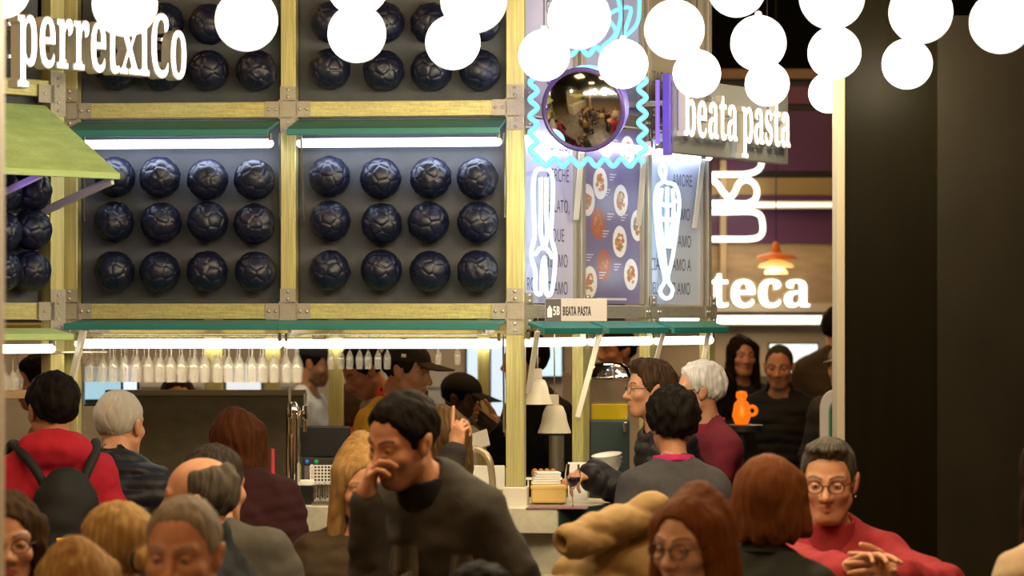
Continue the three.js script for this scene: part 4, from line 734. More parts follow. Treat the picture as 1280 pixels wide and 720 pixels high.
{ // till, crate, napkins, glasses
  const c = P(407, 552, 10.3), t = thing('till_screen', 'black till monitor seen from behind on the bar', 'monitor', V(c.x, YC, c.z));
  part('screen_back', box(0.186, 0.118, 0.02, 0.006), MT.black, t, V(0, c.y - YC, 0)); part('stand', box(0.05, c.y - YC, 0.02), MT.black, t, V(0, (c.y - YC) / 2, -0.03)); part('foot', box(0.14, 0.012, 0.12), MT.black, t, V(0, 0.006, -0.03));
  const k = P(403, 577, 10.26), u = thing('card_reader', 'dark till strip with blue and green round buttons', 'till', V(k.x, YC, k.z));
  part('strip', box(0.14, 0.03, 0.03), MT.dark, u, V(0, k.y - YC, 0)); part('stand', box(0.03, k.y - YC - 0.01, 0.02), MT.dark, u, V(0, (k.y - YC) / 2, 0));
  part('blue_button', new THREE.SphereGeometry(0.009, 16, 12), M([0.02, 0.15, 0.7], 0.3), u, V(-0.058, k.y - YC, 0.014)); part('green_button', new THREE.SphereGeometry(0.009, 16, 12), M([0.01, 0.3, 0.1], 0.3), u, V(-0.022, k.y - YC, 0.014));
  const cq = boxPx(388, 582, 426, 606, 10.16, 0.12), cr = thing('plastic_crate', 'white plastic crate with rows of square holes on the bar', 'crate', V(cq.pos.x, YC, cq.pos.z)), bars = [];
  for (let i = 0; i <= 9; i++) bars.push(moved(plain(0.004, cq.h, 0.004), -cq.w / 2 + i * cq.w / 9, 0, 0.06)); for (let i = 0; i <= 6; i++) bars.push(moved(plain(cq.w, 0.004, 0.004), 0, -cq.h / 2 + i * cq.h / 6, 0.06));
  part('lattice', merged(bars), MT.white, cr, V(0, cq.pos.y - YC, 0)); part('side', merged([moved(plain(0.004, cq.h, 0.12), -cq.w / 2, 0, 0), moved(plain(0.004, cq.h, 0.12), cq.w / 2, 0, 0), moved(plain(cq.w, 0.004, 0.12), 0, -cq.h / 2, 0)]), MT.white, cr, V(0, cq.pos.y - YC, 0)); part('legs', merged([[-1, -1], [1, -1], [-1, 1], [1, 1]].map(([x, z]) => moved(plain(0.008, cq.pos.y - cq.h / 2 - YC, 0.008), x * cq.w / 2.2, (cq.pos.y - cq.h / 2 - YC) / 2, z * 0.05))), MT.steel, cr);
  for (const [x, n] of [[394, 0.04], [406, 0.04], [418, 0.04], [400, 0.0], [412, 0.0]]) single('tumbler', tumblerGeo, MT.glass, 'clear glass tumbler under the white crate', 'glass', onCounter(x, n), 0, 'tumblers under the crate').scale.set(0.5, 0.8, 0.5);
  const nb = onCounter(383, 0.06), nt = thing('napkin_holder', 'black napkin holder with white napkins on the bar edge', 'napkin holder', nb); part('holder', box(0.055, 0.075, 0.05), MT.black, nt, V(0, 0.0375, 0)); part('napkins', merged([0, 1, 2, 3].map((i) => moved(box(0.05, 0.012, 0.045, 0.002), i * 0.002 - 0.004, 0.078 + i * 0.003, 0, 0.05 * i))), MT.white, nt);
  const tr = onCounter(410, 0.09); single('drip_tray', merged([moved(box(0.11, 0.008, 0.07), 0, 0.004, 0), moved(plain(0.11, 0.012, 0.003), 0, 0.01, 0.034), moved(plain(0.11, 0.012, 0.003), 0, 0.01, -0.034)]), MT.steel, 'small steel tray lying before the tumblers', 'tray', tr, front.rot);
  const hk = onCounter(437, 0.02); single('menu_stand', merged([moved(new THREE.CylinderGeometry(0.003, 0.003, 0.16, 8), 0, 0.08, 0), moved(new THREE.CylinderGeometry(0.003, 0.003, 0.03, 8), -0.012, 0.16, 0, 0, 0, Math.PI / 2), moved(new THREE.CylinderGeometry(0.03, 0.03, 0.006, 20), 0, 0.003, 0)]), MT.black, 'thin black hooked stand on the bar next to the crate', 'stand', hk);
  const red = onCounter(341, -0.1); single('red_bottle', lathe([[0, 0], [0.022, 0], [0.022, 0.07], [0.009, 0.11], [0.007, 0.2], [0, 0.2]], 24), M([0.35, 0.02, 0.03], 0.35), 'red pointed sauce bottle beside the beer tap', 'bottle', red);
}
{ // tablet on an arm, papers, cups to the right of the sweater man
  const c = P(595, 552, 10.1), t = thing('tablet_stand', 'grey tablet on a bent metal arm on the bar', 'tablet', onCounter(603, -0.05));
  const tb = world(part('tablet', box(0.1, 0.008, 0.085, 0.003), M([0.30, 0.27, 0.22], 0.4), t, c), t); tb.rotation.set(0.75, 0.15, 0.35);
  world(part('arm', tubeGeo([P(588, 565, 10.1), P(596, 561, 10.08), P(610, 572, 10.05), P(615, 595, 10.05), P(616, 622, 10.05)], 0.013, 40, false, 12), M([0.40, 0.33, 0.22], 0.35, 0.6), t), t);
  world(part('foot', new THREE.CylinderGeometry(0.045, 0.05, 0.016, 24), MT.black, t, P(617, 627, 10.05)), t);
  const pp = boxPx(588, 582, 631, 626, 10.28, 0.02); singlePx('paper_box', { ...pp, geo: merged([box(pp.w, pp.h, 0.02), moved(plain(0.02, 0.015, 0.002), 0.03, 0.03, 0.011)]) }, MT.white, 'white paper box leaning behind the tablet arm', 'box');
  for (const [x, c, r] of [[597, [0.5, 0.05, 0.04], 0.02], [606, [0.55, 0.5, 0.42], 0.018], [627, [0.45, 0.3, 0.1], 0.02]]) single('sauce_cup', lathe([[0, 0], [r * 0.8, 0], [r, 0.05], [r * 0.92, 0.05], [r * 0.74, 0.005], [0, 0.005]], 20), M(c, 0.4), { 597: 'small red cup on the bar by the tablet', 606: 'small beige cup on the bar by the tablet', 627: 'small mustard cup on the bar beside the corner post' }[x], 'cup', onCounter(x, -0.12));
}
{ // heat lamps, drinks dispenser, plates
  const bell = [[0.0, 0.0], [0.02, 0.0], [0.03, -0.006], [0.04, -0.03], [0.044, -0.055], [0.052, -0.08], [0.058, -0.095], [0.058, -0.099], [0.05, -0.08], [0.04, -0.05], [0.0, -0.02]];
  for (const [px, py, d, k, lab] of [[672, 474, 10.55, 1, 'cream bell heat lamp hanging beside the corner post'], [693, 506, 10.8, 1.15, 'cream bell heat lamp hanging lower behind the first one']]) {
    const c = P(px, py, d), t = thing('heat_lamp', lab, 'lamp', c); const b = part('bell_shade', lathe(bell, 40), MT.cream, t); b.scale.setScalar(k);
    part('socket', box(0.045, 0.042, 0.03, 0.004), MT.cream, t, V(-0.005, 0.02, 0)); part('cord', new THREE.CylinderGeometry(0.003, 0.003, 0.5, 8), MT.steel, t, V(0, 0.29, 0));
  }
  const c = P(761, 545, 11.1), t = thing('juice_dispenser', 'glass juice dispenser with yellow juice and chrome lid', 'dispenser', V(c.x, 0.95, c.z)), y = (py) => P(0, py, 11.1).y - 0.95, w = 0.152;
  part('base', box(w + 0.01, y(524), 0.2, 0.006), MT.darkTeal, t, V(0, y(524) / 2, 0));
  part('tank', merged([[-1, 0], [1, 0]].map(([q]) => moved(plain(0.003, y(474) - y(524), 0.18), q * w / 2, (y(474) + y(524)) / 2, 0)).concat([-1, 1].map((q) => moved(plain(w, y(474) - y(524), 0.003), 0, (y(474) + y(524)) / 2, q * 0.09)))), MT.pane, t);
  part('juice', box(w - 0.006, y(504) - y(524), 0.17), M([0.75, 0.52, 0.02], 0.15), t, V(0, (y(504) + y(524)) / 2, 0));
  part('lid', lathe([[0, 0.07], [0.05, 0.068], [0.08, 0.05], [0.092, 0.012], [0.095, 0], [0.0, 0]], 36), MT.chrome, t, V(0, y(474), 0));
  part('spout', merged([moved(new THREE.CylinderGeometry(0.008, 0.008, 0.05, 12), 0.06, y(530), 0.12, 0, Math.PI / 2), moved(box(0.014, 0.04, 0.014), 0.06, y(532), 0.14)]), MT.chrome, t);
  const pl = lathe([[0, 0], [0.03, 0], [0.06, 0.012], [0.062, 0.014], [0.03, 0.005], [0, 0.004]], 32), bw = lathe([[0, 0], [0.035, 0], [0.062, 0.045], [0.059, 0.045], [0.032, 0.004], [0, 0.004]], 32);
  const sb = P(760, 588, 10.75); 
  for (let i = 0; i < 6; i++) single('plate', pl, MT.white, 'white plate in the stack beside the dispenser', 'plate', V(sb.x, YC + 0.002 + i * 0.0115, sb.z), 0, 'stack of plates beside the dispenser');
  for (let i = 0; i < 3; i++) { const b = single('bowl', bw, MT.white, 'white bowl tilted on top of the plate stack', 'bowl', V(sb.x, YC + 0.075 + i * 0.016, sb.z), 0, 'bowls on the plate stack'); b.rotation.z = 0.12; b.rotation.x = 0.12; }
  const yb = boxPx(664, 606, 708, 629, 10.0, 0.1); singlePx('butter_box', { ...yb, geo: merged([box(yb.w, yb.h, 0.1, 0.008), moved(plain(yb.w + 0.004, 0.01, 0.104), 0, yb.h / 2 - 0.01, 0)]) }, M([0.62, 0.42, 0.14], 0.5), 'yellow box on the counter corner behind the placemat', 'box');
  const pb = boxPx(664, 590, 700, 606, 10.02, 0.08); singlePx('paper_stack', { ...pb, geo: merged([0, 1, 2, 3, 4].map((i) => moved(box(pb.w - i * 0.004, 0.008, 0.08, 0.002), i * 0.002, -pb.h / 2 + 0.006 + i * 0.009, 0, i * 0.03))) }, MT.white, 'stack of pale napkins on the yellow box', 'napkins');
  const mc = boxPx(710, 578, 734, 626, 10.25, 0.03); singlePx('menu_card', { ...mc, geo: merged([moved(box(mc.w, mc.h, 0.004, 0.001), 0, 0, 0.012, 0, -0.12), moved(box(mc.w, mc.h, 0.004, 0.001), 0, 0, -0.012, 0, 0.12)]) }, MT.white, 'white folded menu card standing on the counter', 'menu card');
  const fr = boxPx(690, 545, 702, 590, 10.7, 0.12); singlePx('metal_canister', { ...fr, geo: new THREE.CylinderGeometry(0.03, 0.03, fr.h, 24) }, M([0.20, 0.18, 0.13], 0.35, 0.6), 'dark metal canister behind the counter edge', 'canister');
  const wg = single('wine_glass', glassGeo, MT.glass, 'wine glass with red wine held at the counter corner', 'glass', V(P(716, 626, 9.86).x, YC, -9.86)); wg.scale.setScalar(0.78);
  part('red_wine', lathe([[0, 0.098], [0.0105, 0.1], [0.0305, 0.127], [0.0345, 0.145], [0, 0.145]], 24), M([0.04, 0.002, 0.012], 0.05), wg);
  const pm = P(698, 629, 9.82); single('placemat', merged([box(0.22, 0.004, 0.15, 0.001), moved(plain(0.19, 0.001, 0.12), 0, 0.003, 0)]), M([0.22, 0.12, 0.14], 0.6), 'printed paper placemat on the counter corner', 'placemat', V(pm.x, YC + 0.0025, pm.z - 0.06), -0.1);
  const br = P(680, 585, 10.35); for (let i = 0; i < 4; i++) { const b = single('bread_roll', new THREE.SphereGeometry(0.018, 16, 12).scale(0.75, 1, 1.5), M([0.35, 0.15, 0.04], 0.7), 'brown bread roll in the row behind the yellow box', 'bread', V(br.x - 0.035 + i * 0.023, YC + 0.10, br.z), 0, 'row of bread rolls'); }
  single('bread_shelf', merged([moved(box(0.14, 0.006, 0.09), 0, 0.079, 0), moved(box(0.006, 0.078, 0.08), -0.06, 0.038, 0), moved(box(0.006, 0.078, 0.08), 0.06, 0.038, 0)]), MT.white, 'small white shelf carrying the bread rolls', 'shelf', V(br.x, YC, br.z));
}
{ const q = boxPx(703, 468, 800, 640, 12.9, 0.04), w = boxPx(703, 640, 800, 850, 12.9, 0.04); singlePx('rear_partition', { ...q, geo: merged([q.geo, moved(plain(q.w, 0.02, 0.05), 0, q.h / 2, 0), moved(plain(0.03, q.pos.y + q.h / 2, 0.03), -q.w / 2, -(q.pos.y) / 2 , 0), moved(plain(0.03, q.pos.y + q.h / 2, 0.03), q.w / 2, -(q.pos.y) / 2, 0)]) }, MT.cream, 'cream partition behind the juice dispenser', 'partition'); }
// rear counter on the side of the dispenser
single('service_counter', merged([moved(box(0.5, 0.04, 0.4), 0, 0.93, 0), moved(box(0.46, 0.91, 0.36), 0, 0.455, 0)]), MT.steel, 'steel service counter under the juice dispenser', 'counter', V(0.30, 0, -11.12));

// rear posts and lamps of the stall
for (const [x0, x1, d] of [[411, 429, 14.3], [597, 612, 14.3], [256, 278, 14.3], [332, 350, 14.3]]) { const w = (x1 - x0) * d / F, c = P((x0 + x1) / 2, 400, d); const t = single('rear_post', merged([box(w, 3.2, 0.06), moved(plain(w * 0.7, 3.1, 0.004), 0, 0, 0.031)]), MT.frame, 'pale rear post of the stall ' + { 411: 'between the man in white and the grey shirt', 597: 'behind the brim of the black cap', 256: 'behind the hanging glasses above the dark panel', 332: 'next to the beer tap above the dark panel' }[x0], 'post', V(c.x, 1.6, c.z), 0, 'rear posts of the stall'); }
for (const [x0, x1, y, d] of [[110, 400, 428, 14.3], [400, 640, 428, 14.3]]) { const a = P(x0, y, d), b = P(x1, y, d), f = new Face(a, b); tubeLamp(f, 0.02, f.len - 0.02, a.y, 0.06, x0 === 110 ? 'rear white tube lamp above the service counter' : 'rear white tube lamp above the bartenders', MT.tube, GLOBE, BACK_NITS, null); }
single('rear_beam', box(3.2, 0.07, 0.06), MT.frame, 'rear crossbeam of the corner stall above the bartenders', 'beam', V(-1.2, P(0, 413, 14.3).y, -14.36));
structure('wall_rear_of_stall', plain(3.4, 1.6, 0.06), MT.board, V(-1.1, P(0, 413, 14.3).y + 0.84, -14.45));

// lit screens and pale surfaces seen through the bar
lampPanel('menu_screen', 'light blue screen with a task bar behind the bar', 106, 458, 151, 505, 12.9, [0.22, 0.52, 0.68], 1.0, 1.2);
{ const q = boxPx(106, 499, 150, 505, 12.86, 0.01); singlePx('screen_task_bar', q, M([0.02, 0.09, 0.14], 0.4), 'dark task bar strip along the light blue screen', 'screen strip'); }
lampPanel('led_column', 'narrow column of white lights beside the blue screen', 153, 456, 171, 500, 13.0, [0.62, 0.74, 1.0], 1.3, 1.2);
lampPanel('window_screen', 'pale blue lit screen behind the far post', 283, 455, 326, 500, 16.5, [0.40, 0.56, 0.70], 1.0, 1);
lampPanel('window_screen', 'tall light blue screen behind the black cap', 584, 425, 602, 520, 16.5, [0.25, 0.55, 0.80], 1.0, 1);
lampPanel('window_screen', 'tall light blue screen next to the corner post', 614, 425, 632, 520, 16.5, [0.28, 0.56, 0.80], 1.0, 1);
lampPanel('window_screen', 'bright blue screen behind the heat lamps', 662, 425, 702, 470, 16.5, [0.25, 0.58, 0.78], 1.1, 1);
structure('wall_market_rear', plain(6.0, 3.4, 0.1), M([0.46, 0.43, 0.39], 0.7, 0, { map: mottled }), V(-2.1, 1.7, -16.6));
for (const [x0, x1, k] of [[172, 256, 0], [350, 392, 1], [480, 560, 2]]) { const q = boxPx(x0, 462, x1, 560, 15.6, 0.06); singlePx('partition', { ...q, geo: merged([q.geo, moved(plain(q.w * 0.92, 0.02, 0.01), 0, q.h * 0.3, 0.035)]) }, M([0.46, 0.45, 0.45], 0.6), ['pale grey partition right of the white light column', 'pale grey partition behind the man in white', 'pale grey partition behind the bartender in yellow'][k], 'partition'); }
for (const [x, z] of [[-2.0, -14.6], [-0.2, -14.8]]) { const t = thing('hanging_lamp', 'flat white lamp over the rear aisle behind the stall', 'lamp', V(x, 2.9, z), 'rear aisle lamps'); part('tray', box(1.2, 0.05, 0.3), MT.white, t); part('diffuser', plain(1.16, 0.006, 0.26), glow(GLOBE, 2), t, V(0, -0.028, 0)); part('wire', new THREE.CylinderGeometry(0.004, 0.004, 2.7, 6), MT.black, t, V(0, 1.37, 0)); areaLight(GLOBE, 10, 1.16, 0.26, V(x, 2.865, z), V(x, 0, z)); }

// ───────── far purple stall on the right ─────────
{
  const D = 17.2, slab = (x0, y0, x1, y1, mat, depth = 0.1, dd = 0) => { const q = boxPx(x0, y0, x1, y1, D - dd, depth); return q; };
  const t = thing('far_stall_front', 'purple and tan stall front far behind the neon sign', 'stall front', V(P(960, 400, D).x, 0, -D));
  const add = (n, x0, y0, x1, y1, m, dd = 0, depth = 0.08) => { const q = slab(x0, y0, x1, y1, m, depth, dd); return world(part(n, q.geo, m, t, q.pos), t); };
  add('upper_panel', 780, 138, 1120, 214, MT.purple); add('top_rail', 780, 86, 1120, 98, MT.wood, 0.05); add('dark_band', 780, 98, 1120, 138, MT.dark); add('pink_band', 780, 108, 1120, 130, M([0.16, 0.045, 0.11], 0.4), 0.02);
  add('gold_band', 780, 222, 1120, 244, M([0.40, 0.30, 0.13], 0.4, 0.2)); add('dark_groove', 780, 214, 1120, 222, MT.black); add('purple_band', 780, 244, 1120, 304, MT.purple, 0.03);
  add('tan_wall', 780, 304, 1120, 380, MT.tan); add('shelf_rail', 780, 379, 1120, 390, M([0.55, 0.46, 0.32], 0.5), 0.12); add('lower_rail', 780, 390, 1120, 396, MT.purple, 0.05);
  add('lower_wall', 780, 405, 1120, 470, M([0.42, 0.35, 0.26], 0.6)); add('counter_front', 780, 470, 1120, 770, M([0.10, 0.09, 0.08], 0.6), 0.3);
  add('window_post', 900, 200, 908, 380, M([0.5, 0.38, 0.22], 0.5), 0.06); 
  const strip = (x0, x1, y, h, label, k, nits) => { const q = boxPx(x0, y - h / 2, x1, y + h / 2, D - 0.14, 0.03), s = thing('light_strip', label, 'lamp', q.pos); part('casing', box(q.w, q.h + 0.02, 0.03), MT.white, s, V(0, 0, -0.012)); part('diffuser', box(q.w, q.h, 0.02), glow([1, 0.86, 0.68], k), s, V(0, 0, 0.006)); areaLight(GLOBE, nits, q.w, q.h, q.pos.clone().add(V(0, 0, 0.04)), q.pos.clone().add(V(0, -2, 2))); };
  strip(790, 1110, 256, 6, 'thin warm light strip on the purple stall', 1.1, 3); strip(790, 1110, 400, 9, 'long white light strip below the tan wall lettering', 3, 10);
  lampPanel('far_screen', 'pale blue screen behind the bald man', 962, 430, 1022, 478, 16.9, [0.42, 0.68, 0.78], 1.0, 0);
  const nz = (pts) => pts.map(([x, y]) => P(x, y, D - 0.3));
  neonThing('warm white neon outline letters on the purple stall', glow([1, 0.93, 0.82], 2.2), [[nz([[868, 218], [900, 218], [938, 216.5], [949, 211], [952, 203], [952, 170]]), false, 0.018], [nz([[868, 224], [886, 224.5], [896, 229], [904, 240], [912, 247], [918, 241], [924, 229], [932, 225], [941, 228], [946, 237], [945, 247], [937, 253.5], [910, 254], [868, 254]]), false, 0.018], [nz([[868, 265], [910, 265], [941, 265], [950, 269], [953, 278], [953, 290], [949, 296], [940, 298.5], [910, 299], [868, 299]]), false, 0.018]], GLOBE, [[P(915, 240, D - 0.6), 0.25]], P(910, 240, D - 0.3));
  const a = P(886, 383.5, D - 0.25), ls = thing('letter_sign', 'big warm white letters reading teca on the tan wall', 'sign', a);
  lettering('teca', serif, 0.635, 0.165, 0.04, [glow([1, 0.95, 0.86], 2.8), letterSide], ls, 0.055);
  pointLight(GLOBE, 0.3, P(950, 365, D - 0.6), 3);
  const lp = P(970, 322, D - 0.5), ol = thing('pendant_lamp', 'orange tiered pendant lamp hanging before the tan wall', 'lamp', lp);
  for (const [y, r, k] of [[0.0, 0.128, 0], [-0.05, 0.11, 1], [-0.09, 0.075, 2]]) part('shade_tier', lathe([[0.03, 0.035], [r * 0.9, 0.012], [r, -0.008], [r * 0.97, -0.01], [r * 0.85, 0.004], [0.03, 0.028]], 36), k ? glow([1, 0.52, 0.10], 0.9) : MT.orange, ol, V(0, y, 0));
  part('crown', lathe([[0, 0.1], [0.02, 0.09], [0.03, 0.03], [0, 0.03]], 20), MT.orange, ol); part('cord', new THREE.CylinderGeometry(0.004, 0.004, 3.2, 6), MT.black, ol, V(0, 1.7, 0));
  pointLight(new THREE.Color(1, 0.6, 0.2), 0.12, lp.clone().add(V(0, -0.16, 0.05)), 3);
  const oj = P(927, 512, 12.9), og = thing('orange_lamp', 'small glowing orange lamp between the two standing people', 'lamp', oj);
  part('glow_body', lathe([[0, -0.07], [0.03, -0.07], [0.045, -0.03], [0.035, 0.03], [0.02, 0.045], [0.028, 0.065], [0.024, 0.085], [0, 0.09]], 24), glow([1, 0.17, 0.004], 1.05, 0.4, 0x401000), og); part('handle', new THREE.TorusGeometry(0.02, 0.009, 10, 24), glow([1, 0.17, 0.004], 0.95, 0.4, 0x401000), og, V(0.05, -0.005, 0));
  pointLight(new THREE.Color(1, 0.35, 0.05), 0.08, oj.clone().add(V(0, 0, 0.1)), 2);
  single('lamp_table', merged([moved(new THREE.CylinderGeometry(0.1, 0.1, 0.03, 28), 0, oj.y - 0.087, 0), moved(new THREE.CylinderGeometry(0.025, 0.025, oj.y - 0.1, 16), 0, (oj.y - 0.1) / 2, 0), moved(new THREE.CylinderGeometry(0.14, 0.15, 0.02, 24), 0, 0.01, 0)]), MT.dark, 'dark round bar table under the orange lamp', 'table', V(oj.x, 0, oj.z));
}
{ // rounded sign at the black wall
  const q = boxPx(1025, 486, 1095, 740, 12.6, 0.03), rs = (w, h, r, d) => { const s = new THREE.Shape(); s.moveTo(-w / 2, -h / 2); s.lineTo(w / 2, -h / 2); s.lineTo(w / 2, h / 2 - r); s.quadraticCurveTo(w / 2, h / 2, w / 2 - r, h / 2); s.lineTo(-w / 2 + r, h / 2); s.quadraticCurveTo(-w / 2, h / 2, -w / 2, h / 2 - r); s.closePath(); return new THREE.ExtrudeGeometry(s, { depth: d, bevelEnabled: false, curveSegments: 12 }); };
  const t = thing('rounded_sign', 'white rounded sign board with green centre behind the black wall', 'sign', V(q.pos.x, 0, q.pos.z));
  part('board', rs(q.w, q.h, 0.1, 0.03), M([0.75, 0.72, 0.72], 0.4), t, V(0, q.pos.y, 0)); part('green_panel', rs(q.w - 0.09, q.h - 0.09, 0.07, 0.006), M([0.005, 0.16, 0.06], 0.4), t, V(0, q.pos.y, 0.031)); part('outline', rs(q.w - 0.075, q.h - 0.075, 0.078, 0.003), M([0.15, 0.35, 0.2], 0.4), t, V(0, q.pos.y, 0.0295));
  part('foot', box(q.w, q.pos.y - q.h / 2, 0.2), MT.steel, t, V(0, (q.pos.y - q.h / 2) / 2, 0));
}
// black wall panels on the right
{
  const d = 9.0, e = P(1056, 400, d).x, m = P(1171, 400, d).x, r = 3.2, dk = M([0.006, 0.0045, 0.0015], 0.38, 0, { map: mottled, specularIntensity: 0.12 });
  structure('wall_black_panel', plain(m - e, 5.5, 0.12), dk, V((e + m) / 2, 2.75, -d - 0.06));
  structure('wall_black_panel', plain(r - m, P(0, 20, d).y, 0.12), M([0.014, 0.011, 0.006], 0.36, 0, { map: mottled, specularIntensity: 0.5 }), V((r + m) / 2, P(0, 20, d).y / 2, -d - 0.045));
  structure('trim_black_wall', box(0.026, 5.5, 0.14, 0.003), M([0.31, 0.26, 0.18], 0.6), V(e - 0.0135, 2.75, -d - 0.06));
}

// ───────── the people ─────────
const HC = { black: [0.012, 0.009, 0.007], dark: [0.022, 0.014, 0.009], brown: [0.05, 0.025, 0.012], auburn: [0.075, 0.022, 0.008], blonde: [0.30, 0.17, 0.06], grey: [0.30, 0.28, 0.25], white: [0.50, 0.46, 0.40] };
// customers along the bar
const hoodie = person({ label: 'person in a red hooded jacket with a black backpack at the bar', head: [65, 513], d: 9.25, yaw: 200, s: 0.93, skin: SKIN.tan, hair: 'short', thick: 0.012, mess: 0.006, hairColor: HC.black, headYaw: 10, top: { name: 'hooded_jacket', color: [0.33, 0.008, 0.02], thick: 0.026, hood: 1, fold: 0.009 } });
person({ label: 'grey-haired person in a black quilted jacket leaning on the bar', head: [150, 532], d: 9.6, yaw: 172, s: 1.02, crane: 18, skin: SKIN.fair, hair: 'short', thick: 0.004, mess: 0.002, hairColor: HC.grey, hairColor2: [0.42, 0.36, 0.3], lean: 10, headYaw: -14, armL: { to: [0.3, 0.12, 0.25] }, armR: { to: [-0.2, 0.2, 0.36] }, top: { name: 'quilted_jacket', color: [0.014, 0.015, 0.024], thick: 0.026, quilt: 0.012, neck: 'stand', rough: 0.5 } });
person({ label: 'person with long auburn hair in a maroon quilted jacket at the bar', head: [298, 556], d: 9.5, yaw: 165, s: 0.92, fem: 1, skin: SKIN.fair, hair: 'long', length: 0.22, hairColor: HC.auburn, hairColor2: [0.12, 0.04, 0.014], tilt: -14, lean: 8, top: { name: 'quilted_jacket', color: [0.055, 0.010, 0.012], thick: 0.028, quilt: 0.008, fold: 0.009 } });
person({ label: 'person seen from behind with streaked fair hair and one finger raised', head: [553, 553], d: 9.25, yaw: 172, s: 0.93, fem: 1, skin: SKIN.fair, hair: 'long', length: 0.2, hairColor: [0.09, 0.05, 0.022], hairColor2: [0.22, 0.13, 0.055], armR: { px: [570, 562, 9.05], pole: [-0.1, -1, 0.4], dir: [-0.08, 1, 0.05], palm: [-0.6, 0, 0.8], curl: [0.05, 1.1, 1.3, 1.4, 0.5] }, top: { color: [0.05, 0.04, 0.035], thick: 0.016 } });
person({ label: 'person with dark curly hair in a grey sweater with pink collar', head: [840, 528], d: 9.35, yaw: 188, s: 0.94, fem: 1, skin: SKIN.fair, hair: 'curly', mess: 0.009, hairColor: HC.black, hairColor2: [0.02, 0.016, 0.013], collar: { color: [0.40, 0.02, 0.10], h: 0.55 }, top: { color: [0.10, 0.094, 0.10].map((v) => v * 0.5), thick: 0.016, dye: 1 } });
const drinker = person({ label: 'young person with round glasses in a dark puffer reaching for wine', near: 2, head: [812, 487], d: 10.3, yaw: -80, s: 0.9, headScale: 0.87, skin: SKIN.fair, hair: 'quiff', thick: 0.012, mess: 0.005, hairColor: [0.045, 0.024, 0.014], hairColor2: [0.13, 0.075, 0.04], glasses: { r: 0.0014, c: [0.05, 0.035, 0.02] }, beard: 0.12, lean: 12, armL: { px: [738, 592, 10.08], poleW: [0.6, -1, 0.3], dir: [0.5, -0.12, 0.8], palm: [-0.2, -1, 0], curl: [0.7, 0.8, 0.85, 0.9, 0.5] }, top: { name: 'puffer_jacket', color: [0.018, 0.017, 0.024], thick: 0.03, quilt: 0.011, neck: 'stand', rough: 0.5 } });
person({ label: 'grey-haired person with glasses in a maroon sweater at the side counter', head: [874, 489], d: 10.65, yaw: -72, s: 0.9, headScale: 0.9, skin: SKIN.fair, hair: 'short', thick: 0.012, mess: 0.006, hairColor: [0.36, 0.34, 0.32], hairColor2: [0.6, 0.57, 0.54], glasses: {}, headYaw: -18, lean: 6, collar: { color: [0.20, 0.014, 0.03] }, armL: { to: [0.15, 0.2, 0.36] }, armR: { to: [-0.2, 0.05, 0.18] }, top: { color: [0.13, 0.010, 0.02], thick: 0.018 } });
// people behind the bar
person({ label: 'bartender in a yellow shirt with red collar and brown cap', near: 2, head: [509, 464], d: 11.3, yaw: 72, s: 0.99, skin: SKIN.tan, hair: 'short', hairColor: HC.dark, cap: [0.022, 0.013, 0.008], capLogo: 1, headPitch: 10, lean: 22, collar: { color: [0.55, 0.03, 0.04], h: 0.55 }, armL: { to: [0.2, 0.2, 0.34] }, armR: { to: [-0.2, 0.2, 0.36] }, top: { name: 'shirt', color: [0.52, 0.29, 0.02], thick: 0.014, paint: (x, y, z) => (z < -0.02 && ((Math.abs(x) < 0.055 && y > 0.13 && y < 0.3 && Math.abs(Math.abs(x) * 2.6 - (0.3 - y)) < 0.035) || (Math.abs(y - 0.375) < 0.009 && Math.abs(x) < 0.08 && Math.sin(x * 190) > 0)) ? [0.015, 0.012, 0.012] : null) } });
person({ label: 'bartender in a grey shirt bending over behind the yellow shirt', head: [453, 464], d: 13.0, yaw: -62, s: 0.97, skin: SKIN.fair, hair: 'short', thick: 0.014, hairColor: HC.black, headPitch: 32, lean: 24, crane: 12, collar: { color: [0.5, 0.48, 0.45] }, armL: { to: [0.2, 0.1, 0.3] }, armR: { to: [-0.2, 0.1, 0.3] }, top: { color: [0.17, 0.15, 0.125], thick: 0.016 } });
person({ label: 'dark-skinned bartender in a black cap with red collar', head: [577, 499], d: 13.3, yaw: 72, skin: SKIN.dark, iris: [0.01, 0.006, 0.004], hair: 'short', thick: 0.002, hairColor: [0.006, 0.005, 0.004], cap: [0.006, 0.006, 0.007], headPitch: 14, lean: 16, collar: { color: [0.50, 0.03, 0.05], h: 0.55 }, armL: { to: [0.18, 0.15, 0.35] }, armR: { to: [-0.18, 0.15, 0.35] }, top: { name: 'shirt', color: [0.03, 0.028, 0.03], thick: 0.014 } });
person({ label: 'dark-haired bartender in a pale yellow shirt behind the left post', head: [47, 479], d: 12.5, yaw: -78, s: 0.98, skin: SKIN.fair, hair: 'short', thick: 0.012, hairColor: HC.black, beard: 0.3, headPitch: 8, lean: 8, top: { name: 'shirt', color: [0.52, 0.36, 0.09], thick: 0.016 } });
person({ label: 'bearded bartender in a white shirt and dark cap far behind the bar', near: 0, head: [394, 455], d: 15.2, yaw: 78, skin: SKIN.fair, hair: 'short', hairColor: HC.black, beard: 0.8, cap: [0.012, 0.012, 0.014], headPitch: 12, lean: 6, top: { name: 'shirt', color: [0.62, 0.64, 0.70], thick: 0.014, short: 1 } });
